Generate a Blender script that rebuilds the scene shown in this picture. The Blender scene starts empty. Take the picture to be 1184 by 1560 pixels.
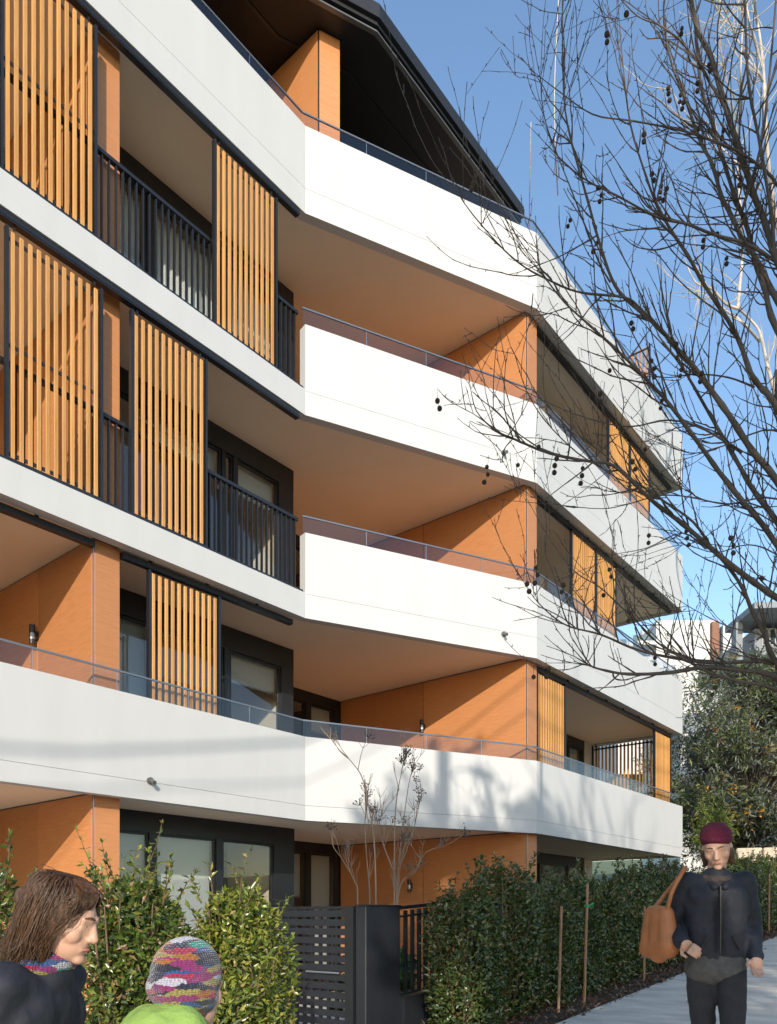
import bpy, bmesh, math, random
import numpy as np
from mathutils import Vector, Matrix, Euler
R = math.radians
rng = random.Random(7)
scene = bpy.context.scene
COL = scene.collection

# ------------------------------------------------------------------ camera, light, exposure
CAM_Z = 1.6
FOC, HOR = 1186.64, 1392.47            # focal length and horizon row of the shifted lens, in photo pixels
cam_d = bpy.data.cameras.new('camera')
cam = bpy.data.objects.new('camera', cam_d); COL.objects.link(cam)
cam.location = (0, 0, CAM_Z); cam.rotation_euler = (R(90), 0, 0)
cam_d.sensor_fit = 'HORIZONTAL'; cam_d.sensor_width = 36.0
cam_d.lens = 36.0 * FOC / 1184
cam_d.shift_y = (HOR - 780) / 1184
cam_d.clip_start = 0.05; cam_d.clip_end = 2000
scene.camera = cam

ALPHA = R(39.30)                       # facade direction measured from the view axis
SA, CA = math.sin(ALPHA), math.cos(ALPHA)
SUN_SQ = Vector((1.0, 0.86, -0.487))   # sun travel in the facade frame (along, into, up)
SUN_W = Vector((SUN_SQ.x * SA - SUN_SQ.y * CA, SUN_SQ.x * CA + SUN_SQ.y * SA, SUN_SQ.z)).normalized()
ELEV = math.asin(-SUN_W.z)

world = bpy.data.worlds.new('World'); scene.world = world; world.use_nodes = True
wn = world.node_tree.nodes; wl = world.node_tree.links; wn.clear()
sky = wn.new('ShaderNodeTexSky'); sky.sky_type = 'NISHITA'; sky.sun_disc = False
sky.sun_elevation = ELEV
sky.sun_rotation = math.atan2(-SUN_W.x, -SUN_W.y)
sky.altitude = 50; sky.air_density = 1.25; sky.dust_density = 0.5; sky.ozone_density = 3.0
bg = wn.new('ShaderNodeBackground'); bg.inputs['Strength'].default_value = 0.13
wo = wn.new('ShaderNodeOutputWorld')
wl.new(sky.outputs[0], bg.inputs[0]); wl.new(bg.outputs[0], wo.inputs[0])
sun_d = bpy.data.lights.new('sun', 'SUN'); sun_d.energy = 2.4; sun_d.angle = R(0.53); sun_d.color = (1.0, 0.92, 0.80)
sun = bpy.data.objects.new('sun', sun_d); COL.objects.link(sun)
sun.location = (0, -20, 30)
sun.rotation_euler = SUN_W.to_track_quat('-Z', 'Y').to_euler()
vs = scene.view_settings
vs.view_transform = 'Standard'; vs.look = 'None'; vs.gamma = 1.0; vs.use_curve_mapping = False
vs.exposure = 1.06
scene.cycles.use_denoising = True
scene.cycles.max_bounces = 8; scene.cycles.diffuse_bounces = 5; scene.cycles.transparent_max_bounces = 16
scene.cycles.sample_clamp_indirect = 6.0

# ------------------------------------------------------------------ frames
ZAB = 11.922; XAB = (465 - 592) / FOC * ZAB        # the corner between the left and the middle facade
ROT = math.pi / 2 - ALPHA
def W(s, q, z=0.0):                                 # along the facade, into the building, up -> world
    return Vector((XAB + s * SA - q * CA, ZAB + s * CA + q * SA, z))
def SQ(P):
    dx, dy = P[0] - XAB, P[1] - ZAB
    return dx * SA + dy * CA, -dx * CA + dy * SA
G0, GS = 0.619, 0.0759                              # the street climbs along the facade
def g(s): return G0 + GS * s
TILT = math.atan(GS)
def at(u, v, y):                                    # a point the photo shows at (u, v), y metres away
    return Vector(((u - 592) / FOC * y, y, CAM_Z + (HOR - v) / FOC * y))
b1, b2, b3, b4 = 3.03, 6.13, 9.24, 12.33            # undersides of the white bands
t1, t2, t3, t4 = 4.315, 7.44, 10.63, 13.67          # their tops
P_FAC = [(-9.0, 0.0), (0.0, 0.0), (3.929, -1.83), (11.5, -1.83)]
QC = -1.83

# ------------------------------------------------------------------ materials
def new_mat(name):
    m = bpy.data.materials.new(name); m.use_nodes = True
    nt = m.node_tree; nt.nodes.clear()
    out = nt.nodes.new('ShaderNodeOutputMaterial')
    return m, nt, out
def N(nt, t, **kw):
    n = nt.nodes.new(t)
    for k, v in kw.items():
        if k in n.inputs: n.inputs[k].default_value = v
        else: setattr(n, k, v)
    return n
def ramp(nt, fac, stops, interp='LINEAR'):
    r = nt.nodes.new('ShaderNodeValToRGB'); cr = r.color_ramp; cr.interpolation = interp
    while len(cr.elements) < len(stops): cr.elements.new(0.5)
    for e, (p, c) in zip(cr.elements, stops):
        e.position = p; e.color = (*c, 1)
    nt.links.new(fac, r.inputs[0]); return r
def coords(nt, scale=(1, 1, 1), kind='Object'):
    tc = nt.nodes.new('ShaderNodeTexCoord'); mp = nt.nodes.new('ShaderNodeMapping')
    mp.inputs['Scale'].default_value = scale
    nt.links.new(tc.outputs[kind], mp.inputs[0]); return mp.outputs[0]
def simple(name, col, rough=0.5, metal=0.0, var=0.12, nscale=3.0, bump=0.0, bscale=60.0, stretch=(1, 1, 1), spec=0.5):
    m, nt, out = new_mat(name)
    p = nt.nodes.new('ShaderNodeBsdfPrincipled')
    p.inputs['Roughness'].default_value = rough; p.inputs['Metallic'].default_value = metal
    p.inputs['Specular IOR Level'].default_value = spec
    co = coords(nt, stretch)
    n = N(nt, 'ShaderNodeTexNoise', Scale=nscale, Detail=6.0, Roughness=0.6)
    nt.links.new(co, n.inputs['Vector'])
    lo = tuple(c * (1 - var) for c in col); hi = tuple(min(1, c * (1 + var)) for c in col)
    r = ramp(nt, n.outputs['Fac'], [(0.25, lo), (0.75, hi)])
    nt.links.new(r.outputs[0], p.inputs['Base Color'])
    if bump:
        n2 = N(nt, 'ShaderNodeTexNoise', Scale=bscale, Detail=4.0); nt.links.new(co, n2.inputs['Vector'])
        bp = N(nt, 'ShaderNodeBump', Strength=bump, Distance=0.02)
        nt.links.new(n2.outputs['Fac'], bp.inputs['Height']); nt.links.new(bp.outputs[0], p.inputs['Normal'])
    nt.links.new(p.outputs[0], out.inputs[0])
    return m
def wood(name, dark, light, stretch, rough=0.5, nscale=1.0, bands=None):
    m, nt, out = new_mat(name)
    p = nt.nodes.new('ShaderNodeBsdfPrincipled'); p.inputs['Roughness'].default_value = rough
    co = coords(nt, stretch)
    n = N(nt, 'ShaderNodeTexNoise', Scale=nscale, Detail=7.0, Roughness=0.65, Distortion=0.35)
    nt.links.new(co, n.inputs['Vector'])
    r = ramp(nt, n.outputs['Fac'], [(0.28, dark), (0.5, tuple((a + b) / 2 for a, b in zip(dark, light))), (0.72, light)])
    oi = nt.nodes.new('ShaderNodeObjectInfo')
    mr = N(nt, 'ShaderNodeMapRange'); mr.inputs['To Min'].default_value = 0.84; mr.inputs['To Max'].default_value = 1.10
    nt.links.new(oi.outputs['Random'], mr.inputs['Value'])
    hs = N(nt, 'ShaderNodeHueSaturation'); nt.links.new(mr.outputs[0], hs.inputs['Value'])
    nt.links.new(r.outputs[0], hs.inputs['Color']); nt.links.new(hs.outputs[0], p.inputs['Base Color'])
    bp = N(nt, 'ShaderNodeBump', Strength=0.15, Distance=0.004)
    nt.links.new(n.outputs['Fac'], bp.inputs['Height']); nt.links.new(bp.outputs[0], p.inputs['Normal'])
    nt.links.new(p.outputs[0], out.inputs[0]); return m
def glass(name, tint, refl=1.0, rough=0.0, ior=1.5):
    m, nt, out = new_mat(name)
    tr = N(nt, 'ShaderNodeBsdfTransparent'); tr.inputs[0].default_value = (*tint, 1)
    gl = N(nt, 'ShaderNodeBsdfGlossy', Roughness=rough); gl.inputs['Color'].default_value = (1, 1, 1, 1)
    lw = N(nt, 'ShaderNodeLayerWeight', Blend=0.5)
    pw = N(nt, 'ShaderNodeMath', operation='POWER'); pw.inputs[1].default_value = 4.5
    nt.links.new(lw.outputs['Facing'], pw.inputs[0])
    mu = N(nt, 'ShaderNodeMath', operation='MULTIPLY_ADD', use_clamp=True); mu.inputs[1].default_value = 0.9 * refl; mu.inputs[2].default_value = 0.045 * refl
    nt.links.new(pw.outputs[0], mu.inputs[0])
    mx = nt.nodes.new('ShaderNodeMixShader')
    nt.links.new(mu.outputs[0], mx.inputs[0]); nt.links.new(tr.outputs[0], mx.inputs[1]); nt.links.new(gl.outputs[0], mx.inputs[2])
    nt.links.new(mx.outputs[0], out.inputs[0]); return m
def leafmat(name, stops, rough=0.35, trans=0.3, spec=0.6, back=None):
    m, nt, out = new_mat(name)
    geo = nt.nodes.new('ShaderNodeNewGeometry')
    r = ramp(nt, geo.outputs['Random Per Island'], stops)
    colr = r.outputs[0]
    if back:
        mixc = nt.nodes.new('ShaderNodeMix'); mixc.data_type = 'RGBA'
        nt.links.new(geo.outputs['Backfacing'], mixc.inputs[0])
        nt.links.new(colr, mixc.inputs[6]); mixc.inputs[7].default_value = (*back, 1)
        colr = mixc.outputs[2]
    p = nt.nodes.new('ShaderNodeBsdfPrincipled'); p.inputs['Roughness'].default_value = rough
    p.inputs['Specular IOR Level'].default_value = spec
    nt.links.new(colr, p.inputs['Base Color'])
    t = nt.nodes.new('ShaderNodeBsdfTranslucent'); nt.links.new(colr, t.inputs[0])
    mx = nt.nodes.new('ShaderNodeMixShader'); mx.inputs[0].default_value = trans
    nt.links.new(p.outputs[0], mx.inputs[1]); nt.links.new(t.outputs[0], mx.inputs[2])
    nt.links.new(mx.outputs[0], out.inputs[0]); return m

M = {}
M['white'] = simple('white_panel_paint', (0.525, 0.519, 0.506), 0.55, var=0.04, nscale=1.1, bump=0.02, bscale=35, stretch=(2.2, 2.2, 0.5))
M['soffit'] = simple('soffit_bounce_tint', (0.93, 0.785, 0.60), 0.6, var=0.03, nscale=1.2)  # white soffit; orange bounce off the cladding is put into its colour
M['clad'] = wood('timber_cladding', (0.405, 0.160, 0.056), (0.55, 0.241, 0.095), (3.0, 3.0, 70), 0.5, 1.2)
M['slat'] = wood('timber_slat', (0.45, 0.205, 0.050), (0.62, 0.317, 0.094), (30, 30, 2.2), 0.45, 1.0)
M['black'] = simple('black_powdercoat', (0.014, 0.015, 0.018), 0.35, var=0.2, nscale=4)
M['gatepaint'] = simple('charcoal_paint', (0.017, 0.019, 0.024), 0.4, var=0.2, nscale=3, bump=0.03, bscale=90)
M['roofblack'] = simple('roof_black', (0.013, 0.013, 0.015), 0.55, var=0.2)
M['soffitblack'] = simple('eave_soffit_dark', (0.011, 0.009, 0.008), 0.5, var=0.2)
M['flash'] = simple('grey_flashing', (0.13, 0.13, 0.125), 0.4, metal=0.3)
M['steel'] = simple('stainless_rail', (0.45, 0.47, 0.50), 0.28, metal=0.9, var=0.05)
M['rail_dark'] = simple('dark_handrail', (0.20, 0.215, 0.235), 0.3, metal=0.6, var=0.05)
M['balglass'] = glass('balustrade_glass', (0.90, 0.895, 0.885), 0.8)
M['winglass'] = glass('window_glass', (0.86, 0.88, 0.88), 1.3)
M['blind'] = simple('blind_fabric', (0.62, 0.62, 0.60), 0.8, var=0.04, nscale=8, stretch=(20, 20, 1))
M['curtain'] = simple('curtain_fabric', (0.70, 0.69, 0.66), 0.9, var=0.10, nscale=1.5, stretch=(14, 14, 0.2))
M['room'] = simple('room_wall_paint', (0.48, 0.43, 0.37), 0.8, var=0.05)
M['floor'] = simple('interior_floor', (0.42, 0.29, 0.18), 0.4, var=0.2)
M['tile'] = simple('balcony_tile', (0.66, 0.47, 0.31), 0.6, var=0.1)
M['concrete'] = simple('path_concrete', (0.62, 0.55, 0.455), 0.8, var=0.34, nscale=1.5, bump=0.5, bscale=55, stretch=(2.6, .9, 1))
M['kerb'] = simple('kerb_concrete', (0.34, 0.33, 0.31), 0.85, var=0.15, nscale=3, bump=0.2)
M['kerbpale'] = simple('pale_paving', (0.55, 0.53, 0.49), 0.8, var=0.1)
M['asphalt'] = simple('asphalt', (0.16, 0.155, 0.148), 0.85, var=0.25, nscale=5, bump=0.3, bscale=120)
M['earth'] = simple('mulch_soil', (0.085, 0.055, 0.036), 0.95, var=0.5, nscale=14, bump=0.8, bscale=40)
M['chip'] = leafmat('bark_chip', [(0, (0.045, 0.026, 0.016)), (0.5, (0.12, 0.07, 0.042)), (0.85, (0.20, 0.13, 0.085)), (1, (0.30, 0.23, 0.16))], 0.9, 0.0, 0.1)
M['grass'] = simple('verge_turf', (0.13, 0.15, 0.06), 0.95, var=0.4, nscale=9, bump=0.6, bscale=60)
M['bark'] = simple('plane_bark', (0.085, 0.068, 0.054), 0.85, var=0.45, nscale=6, bump=0.4, bscale=30, stretch=(1, 1, 0.4))
M['twig'] = simple('plane_twig', (0.070, 0.054, 0.043), 0.8, var=0.35, nscale=5)
M['palebark'] = simple('pale_bark', (0.46, 0.40, 0.33), 0.85, var=0.35, nscale=4, bump=0.3, bscale=30)
M['tanbark'] = simple('crape_bark', (0.29, 0.20, 0.135), 0.7, var=0.35, nscale=7, stretch=(1, 1, 0.2))
M['seed'] = simple('seed_ball', (0.060, 0.038, 0.026), 0.95, var=0.4, nscale=40, bump=0.8, bscale=300)
M['seedhead'] = simple('dry_seedhead', (0.10, 0.075, 0.06), 0.9, var=0.4, nscale=30)
M['stem'] = simple('shrub_stem', (0.13, 0.085, 0.05), 0.85, var=0.3)
M['leafA'] = leafmat('leaf_glossy_mid', [(0, (0.028, 0.052, 0.012)), (0.35, (0.065, 0.11, 0.020)), (0.65, (0.12, 0.17, 0.028)), (0.86, (0.22, 0.24, 0.04)), (0.94, (0.26, 0.15, 0.06)), (1, (0.34, 0.22, 0.12))], 0.28, 0.28, 0.7)
M['leafB'] = leafmat('leaf_glossy_yellow', [(0, (0.045, 0.075, 0.014)), (0.35, (0.11, 0.16, 0.022)), (0.7, (0.23, 0.27, 0.038)), (0.92, (0.36, 0.34, 0.06)), (1, (0.38, 0.25, 0.10))], 0.28, 0.32, 0.7)
M['leafH'] = leafmat('hedge_leaf', [(0, (0.030, 0.055, 0.014)), (0.45, (0.058, 0.095, 0.020)), (0.8, (0.10, 0.14, 0.03)), (0.95, (0.16, 0.16, 0.045)), (1, (0.20, 0.11, 0.055))], 0.27, 0.3, 0.8)
M['leafOak'] = leafmat('grevillea_leaf', [(0, (0.035, 0.060, 0.024)), (0.5, (0.075, 0.105, 0.036)), (0.85, (0.13, 0.15, 0.05)), (1, (0.25, 0.23, 0.06))], 0.5, 0.22, 0.4, back=(0.20, 0.22, 0.19))
M['leafYoung'] = leafmat('young_leaf', [(0, (0.07, 0.11, 0.02)), (0.5, (0.14, 0.19, 0.035)), (1, (0.26, 0.27, 0.05))], 0.45, 0.3, 0.4)
M['leafBig'] = leafmat('broad_leaf', [(0, (0.03, 0.08, 0.02)), (1, (0.09, 0.19, 0.05))], 0.35, 0.3, 0.5)
M['flower'] = leafmat('orange_flower', [(0, (0.42, 0.16, 0.02)), (1, (0.62, 0.30, 0.03))], 0.7, 0.2, 0.2)
M['stake'] = simple('hardwood_stake', (0.33, 0.19, 0.11), 0.85, var=0.25, nscale=4, stretch=(6, 6, 0.4))
M['tie'] = simple('green_tie', (0.03, 0.30, 0.10), 0.6, var=0.1)
M['farwhite'] = simple('far_render_white', (0.53, 0.525, 0.51), 0.7, var=0.03, nscale=0.3)
M['fargrey'] = simple('far_render_grey', (0.22, 0.235, 0.26), 0.7, var=0.08, nscale=0.5)
M['farbrown'] = simple('far_timber', (0.20, 0.09, 0.05), 0.7, var=0.2)
M['fardark'] = simple('far_window', (0.03, 0.04, 0.05), 0.12, var=0.2)
M['fargreen'] = simple('far_tinted_glass', (0.09, 0.14, 0.13), 0.1, var=0.2)
M['rock'] = simple('cream_stone', (0.50, 0.42, 0.32), 0.85, var=0.25, nscale=6, bump=0.5, bscale=20)
M['pole'] = simple('weathered_pole', (0.16, 0.13, 0.11), 0.9, var=0.3, nscale=3, stretch=(6, 6, 0.3))
M['cable'] = simple('cable_black', (0.012, 0.012, 0.012), 0.6)
M['brass'] = simple('light_fitting', (0.30, 0.30, 0.30), 0.35, metal=0.8)
M['skin'] = simple('skin', (0.52, 0.30, 0.21), 0.5, var=0.08, nscale=10, bump=0.05, bscale=200)
M['hairbrown'] = simple('brown_hair', (0.085, 0.042, 0.020), 0.42, var=0.6, nscale=2.5, stretch=(45, 45, 3), bump=0.5, bscale=1.0)
M['navy'] = simple('navy_jacket', (0.012, 0.014, 0.022), 0.75, var=0.3, nscale=6, bump=0.5, bscale=14)
M['greycloth'] = simple('grey_tunic', (0.075, 0.072, 0.07), 0.9, var=0.3, nscale=30, bump=0.4, bscale=18)
M['charcloth'] = simple('charcoal_trousers', (0.022, 0.022, 0.026), 0.9, var=0.25, nscale=20, bump=0.4, bscale=16)
M['maroon'] = simple('maroon_knit', (0.115, 0.008, 0.030), 0.95, var=0.35, nscale=60, bump=0.7, bscale=140)
M['tanleather'] = simple('tan_leather', (0.36, 0.13, 0.042), 0.5, var=0.2, nscale=8, bump=0.2, bscale=60)
M['brownscarf'] = simple('brown_scarf', (0.055, 0.040, 0.036), 0.95, var=0.4, nscale=20, bump=0.6, bscale=30)
M['lime'] = simple('lime_jacket', (0.235, 0.36, 0.075), 0.75, var=0.22, nscale=9, bump=0.9, bscale=16)
M['eye'] = simple('eye_white', (0.45, 0.42, 0.39), 0.2, var=0.02)
M['iris'] = simple('eye_iris', (0.03, 0.02, 0.015), 0.2, var=0.1)
M['lip'] = simple('lip', (0.42, 0.15, 0.12), 0.45, var=0.1)
M['shoe'] = simple('dark_shoe', (0.015, 0.014, 0.013), 0.5, var=0.2)
def knit():
    m, nt, out = new_mat('multicolour_knit')
    p = nt.nodes.new('ShaderNodeBsdfPrincipled'); p.inputs['Roughness'].default_value = 0.95
    p.inputs['Sheen Weight'].default_value = 0.3
    base = coords(nt); nz = N(nt, 'ShaderNodeTexNoise', Scale=70.0, Detail=2.0); nt.links.new(base, nz.inputs['Vector'])
    ad = nt.nodes.new('ShaderNodeVectorMath'); ad.operation = 'SCALE'; ad.inputs['Scale'].default_value = 0.016
    nt.links.new(nz.outputs['Color'], ad.inputs[0])
    sm = nt.nodes.new('ShaderNodeVectorMath'); sm.operation = 'ADD'; nt.links.new(base, sm.inputs[0]); nt.links.new(ad.outputs[0], sm.inputs[1])
    mp = nt.nodes.new('ShaderNodeMapping'); mp.inputs['Scale'].default_value = (13, 13, 62); mp.inputs['Rotation'].default_value = (0.12, 0.15, 0); nt.links.new(sm.outputs[0], mp.inputs[0])
    v = N(nt, 'ShaderNodeTexVoronoi', Scale=1.0, Randomness=0.8); nt.links.new(mp.outputs[0], v.inputs['Vector'])
    sep = nt.nodes.new('ShaderNodeSeparateColor'); nt.links.new(v.outputs['Color'], sep.inputs[0])
    cols = [(0.012, 0.014, 0.03), (0.34, 0.014, 0.06), (0.0, 0.22, 0.17), (0.45, 0.45, 0.52), (0.36, 0.12, 0.02), (0.02, 0.02, 0.05), (0.24, 0.02, 0.13), (0.02, 0.08, 0.24), (0.30, 0.25, 0.07)]
    r = ramp(nt, sep.outputs[0], [(i / len(cols), c) for i, c in enumerate(cols)], 'CONSTANT')
    # stitches: small rounded cells in rows
    st = nt.nodes.new('ShaderNodeMapping'); st.inputs['Scale'].default_value = (120, 120, 170); nt.links.new(base, st.inputs[0])
    v2 = N(nt, 'ShaderNodeTexVoronoi', Scale=1.0, Randomness=0.25); nt.links.new(st.outputs[0], v2.inputs['Vector'])
    dk = ramp(nt, v2.outputs['Distance'], [(0.2, (1, 1, 1)), (0.75, (0.45, 0.45, 0.45))])
    mx = nt.nodes.new('ShaderNodeMix'); mx.data_type = 'RGBA'; mx.blend_type = 'MULTIPLY'; mx.inputs[0].default_value = 1
    nt.links.new(r.outputs[0], mx.inputs[6]); nt.links.new(dk.outputs[0], mx.inputs[7]); nt.links.new(mx.outputs[2], p.inputs['Base Color'])
    bp = N(nt, 'ShaderNodeBump', Strength=1.0, Distance=0.006); bp.invert = True; nt.links.new(v2.outputs['Distance'], bp.inputs['Height'])
    nt.links.new(bp.outputs[0], p.inputs['Normal']); nt.links.new(p.outputs[0], out.inputs[0]); return m
M['knit'] = knit()

# ------------------------------------------------------------------ object helpers
def tag(o, label=None, cat=None, group=None, kind=None):
    if label: o['label'] = label
    if cat: o['category'] = cat
    if group: o['group'] = group
    if kind: o['kind'] = kind
    return o
def place(o, parent):
    COL.objects.link(o)
    if parent is not None: o.parent = parent
    return o
def empty(name, loc=(0, 0, 0), rz=0.0, parent=None):
    o = bpy.data.objects.new(name, None); o.empty_display_size = 0.3
    o.location = loc; o.rotation_euler = (0, 0, rz); return place(o, parent)
class MB:
    def __init__(s): s.v = []; s.f = []; s.mi = []
    def add(s, vs_, fs, mi=0):
        k = len(s.v); s.v += [tuple(p) for p in vs_]
        for f in fs: s.f.append(tuple(i + k for i in f)); s.mi.append(mi)
        return s
    def box(s, x0, x1, y0, y1, z0, z1, mi=0):
        return s.prism([(x0, y0), (x1, y0), (x1, y1), (x0, y1)], z0, z1, mi)
    def prism(s, pts, z0, z1, mi=0, mit=None, mib=None):
        area = sum(pts[i][0] * pts[(i + 1) % len(pts)][1] - pts[(i + 1) % len(pts)][0] * pts[i][1] for i in range(len(pts)))
        if area < 0: pts = pts[::-1]
        n = len(pts); k = len(s.v)
        s.v += [(p[0], p[1], z0) for p in pts] + [(p[0], p[1], z1) for p in pts]
        s.f.append(tuple(k + i for i in range(n))[::-1]); s.mi.append(mi if mib is None else mib)
        s.f.append(tuple(k + n + i for i in range(n))); s.mi.append(mi if mit is None else mit)
        for i in range(n):
            j = (i + 1) % n
            s.f.append((k + i, k + j, k + n + j, k + n + i)); s.mi.append(mi)
        return s
    def tube(s, pts, radii, sides=6, cap=True, mi=0):
        pts = [Vector(p) for p in pts]; n = len(pts)
        if isinstance(radii, (int, float)): radii = [radii] * n
        k = len(s.v); ref = None
        for i, p in enumerate(pts):
            t = (pts[min(i + 1, n - 1)] - pts[max(i - 1, 0)])
            t = t.normalized() if t.length > 1e-9 else Vector((0, 0, 1))
            if ref is None:
                ref = Vector((0, 0, 1)) if abs(t.z) < 0.9 else Vector((1, 0, 0))
            a = (ref - t * ref.dot(t))
            if a.length < 1e-6: a = t.orthogonal()
            a.normalize(); b = t.cross(a); ref = a
            for j in range(sides):
                th = 2 * math.pi * j / sides
                s.v.append(tuple(p + (a * math.cos(th) + b * math.sin(th)) * radii[i]))
        for i in range(n - 1):
            for j in range(sides):
                j2 = (j + 1) % sides
                s.f.append((k + i * sides + j, k + i * sides + j2, k + (i + 1) * sides + j2, k + (i + 1) * sides + j)); s.mi.append(mi)
        if cap:
            s.f.append(tuple(k + j for j in range(sides))[::-1]); s.mi.append(mi)
            s.f.append(tuple(k + (n - 1) * sides + j for j in range(sides))); s.mi.append(mi)
        return s
    def mesh(s, name, mats, smooth=False):
        me = bpy.data.meshes.new(name); me.from_pydata(s.v, [], s.f)
        for m in (mats if isinstance(mats, (list, tuple)) else [mats]): me.materials.append(m)
        if any(s.mi): me.polygons.foreach_set('material_index', s.mi)
        if smooth: me.polygons.foreach_set('use_smooth', [True] * len(me.polygons))
        me.update(); return me
    def build(s, name, mats, parent=None, smooth=False, bevel=0.0, loc=None):
        me = s.mesh(name, mats, smooth)
        if bevel:
            bm = bmesh.new(); bm.from_mesh(me)
            bmesh.ops.bevel(bm, geom=list(bm.edges), offset=bevel, segments=1, affect='EDGES', clamp_overlap=True)
            bm.to_mesh(me); bm.free()
        o = bpy.data.objects.new(name, me)
        if loc is not None: o.location = loc
        return place(o, parent)
def inst(name, me, parent, loc=(0, 0, 0), rot=(0, 0, 0), scale=(1, 1, 1)):
    o = bpy.data.objects.new(name, me); o.location = loc; o.rotation_euler = rot; o.scale = scale
    return place(o, parent)
def offset_path(P, t):
    out = []
    def nrm(a, b):
        d = Vector((b[0] - a[0], b[1] - a[1])).normalized(); n = Vector((-d.y, d.x))
        return n if n.y > 0 else -n
    for i, p in enumerate(P):
        ns = []
        if i > 0: ns.append(nrm(P[i - 1], p))
        if i < len(P) - 1: ns.append(nrm(p, P[i + 1]))
        if len(ns) == 2: m = (ns[0] + ns[1]) / (1 + ns[0].dot(ns[1]))
        else: m = ns[0]
        out.append((p[0] + m.x * t, p[1] + m.y * t))
    return out
def np_mesh(name, verts, faces_quads, mat, smooth=False):
    me = bpy.data.meshes.new(name)
    nv, nf = len(verts), len(faces_quads)
    me.vertices.add(nv); me.vertices.foreach_set('co', np.ascontiguousarray(verts, dtype=np.float32).ravel())
    me.loops.add(nf * 4); me.loops.foreach_set('vertex_index', np.ascontiguousarray(faces_quads, dtype=np.int32).ravel())
    me.polygons.add(nf); me.polygons.foreach_set('loop_start', np.arange(0, nf * 4, 4, dtype=np.int32))
    me.materials.append(mat); me.update(calc_edges=True); me.validate()
    return me
def leaves(name, pos, nrm, length, width, mat, seed=0, droop=0.0, fold=0.18):
    """one folded pointed leaf (two quads) per position, lying roughly across nrm"""
    r = np.random.default_rng(seed); n = len(pos)
    pos = np.asarray(pos); nrm = np.asarray(nrm)
    nrm = nrm / np.maximum(1e-6, np.linalg.norm(nrm, axis=1, keepdims=True))
    d = r.normal(size=(n, 3)); d = d + nrm * 0.9; d[:, 2] += 0.25 - droop
    d /= np.linalg.norm(d, axis=1, keepdims=True)
    up = nrm + r.normal(size=(n, 3)) * 0.55; up[:, 2] += 0.35
    side = np.cross(d, up); side /= np.maximum(1e-6, np.linalg.norm(side, axis=1, keepdims=True))
    up = np.cross(side, d)
    L = (length * r.uniform(0.45, 1.4, n))[:, None]; Wd = (width * r.uniform(0.7, 1.25, n))[:, None]
    v = np.empty((n, 6, 3))
    v[:, 0] = pos
    v[:, 1] = pos + d * L * 0.45 + side * Wd * 0.5 + up * Wd * fold
    v[:, 2] = pos + d * L * 0.45 * 0.98 - up * 0.02 * L
    v[:, 3] = pos + d * L * 0.45 - side * Wd * 0.5 + up * Wd * fold
    v[:, 4] = pos + d * L - up * L * (0.12 + droop * 0.15)
    v[:, 5] = pos + d * L * 0.75 - up * L * 0.06
    base = (np.arange(n) * 6)[:, None]
    q1 = base + np.array([[0, 1, 4, 2]]); q2 = base + np.array([[0, 2, 4, 3]])
    return np_mesh(name, v.reshape(-1, 3), np.concatenate([q1, q2]), mat)

# ================================================================== THE APARTMENT BUILDING
bld = empty('apartment_building', W(0, 0, 0), ROT)
tag(bld, 'four storey white apartment building with banded balconies and orange timber screens', 'apartment building')
Pin = offset_path(P_FAC, 0.15)
def band(z0, z1, seg, name):
    a, b_, c, d = P_FAC[seg], P_FAC[seg + 1], Pin[seg + 1], Pin[seg]
    e = 0.0015                                      # the sheets are butted with a hairline joint
    dx, dy = b_[0] - a[0], b_[1] - a[1]; l = math.hypot(dx, dy); ux, uy = dx / l * e, dy / l * e
    MB().prism([(a[0] + ux, a[1] + uy), (b_[0] - ux, b_[1] - uy), (c[0] - ux, c[1] - uy), (d[0] + ux, d[1] + uy)], z0, z1).build(name, M['white'], bld)
JG = 0.0022
for b_, t_, joint, segs in ((b1, t1, 0.23, (0, 1, 2)), (b2, t2, 0.37, (1, 2)), (b3, t3, 0.37, (1, 2)), (b4, t4, 0.38, (0, 1, 2))):
    for sg in (0, 1, 2):
        if sg in segs:
            band(b_, b_ + joint - JG, sg, 'slab_edge'); band(b_ + joint + JG, t_, sg, 'parapet')
        else:
            band(b_, b_ + 0.39, sg, 'slab_edge')
# end returns of the bands at the far end
for b_, t_ in ((b1, t1), (b2, t2), (b3, t3), (b4, t4)):
    MB().box(11.352, 11.499, QC + 0.155, 2.4, b_, t_).build('parapet', M['white'], bld)
# floor slabs: bounce-tinted soffit below, tile above
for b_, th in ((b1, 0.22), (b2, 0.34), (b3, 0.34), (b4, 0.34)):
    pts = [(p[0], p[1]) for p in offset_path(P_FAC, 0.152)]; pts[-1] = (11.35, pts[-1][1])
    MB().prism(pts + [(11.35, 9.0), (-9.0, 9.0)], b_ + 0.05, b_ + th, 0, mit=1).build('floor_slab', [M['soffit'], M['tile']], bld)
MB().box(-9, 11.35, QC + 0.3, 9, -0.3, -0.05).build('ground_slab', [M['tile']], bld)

storeys = [(-0.05, b1 + 0.05), (b1 + 0.22, b2 + 0.05), (b2 + 0.34, b3 + 0.05), (b3 + 0.34, b4 + 0.05)]
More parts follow.
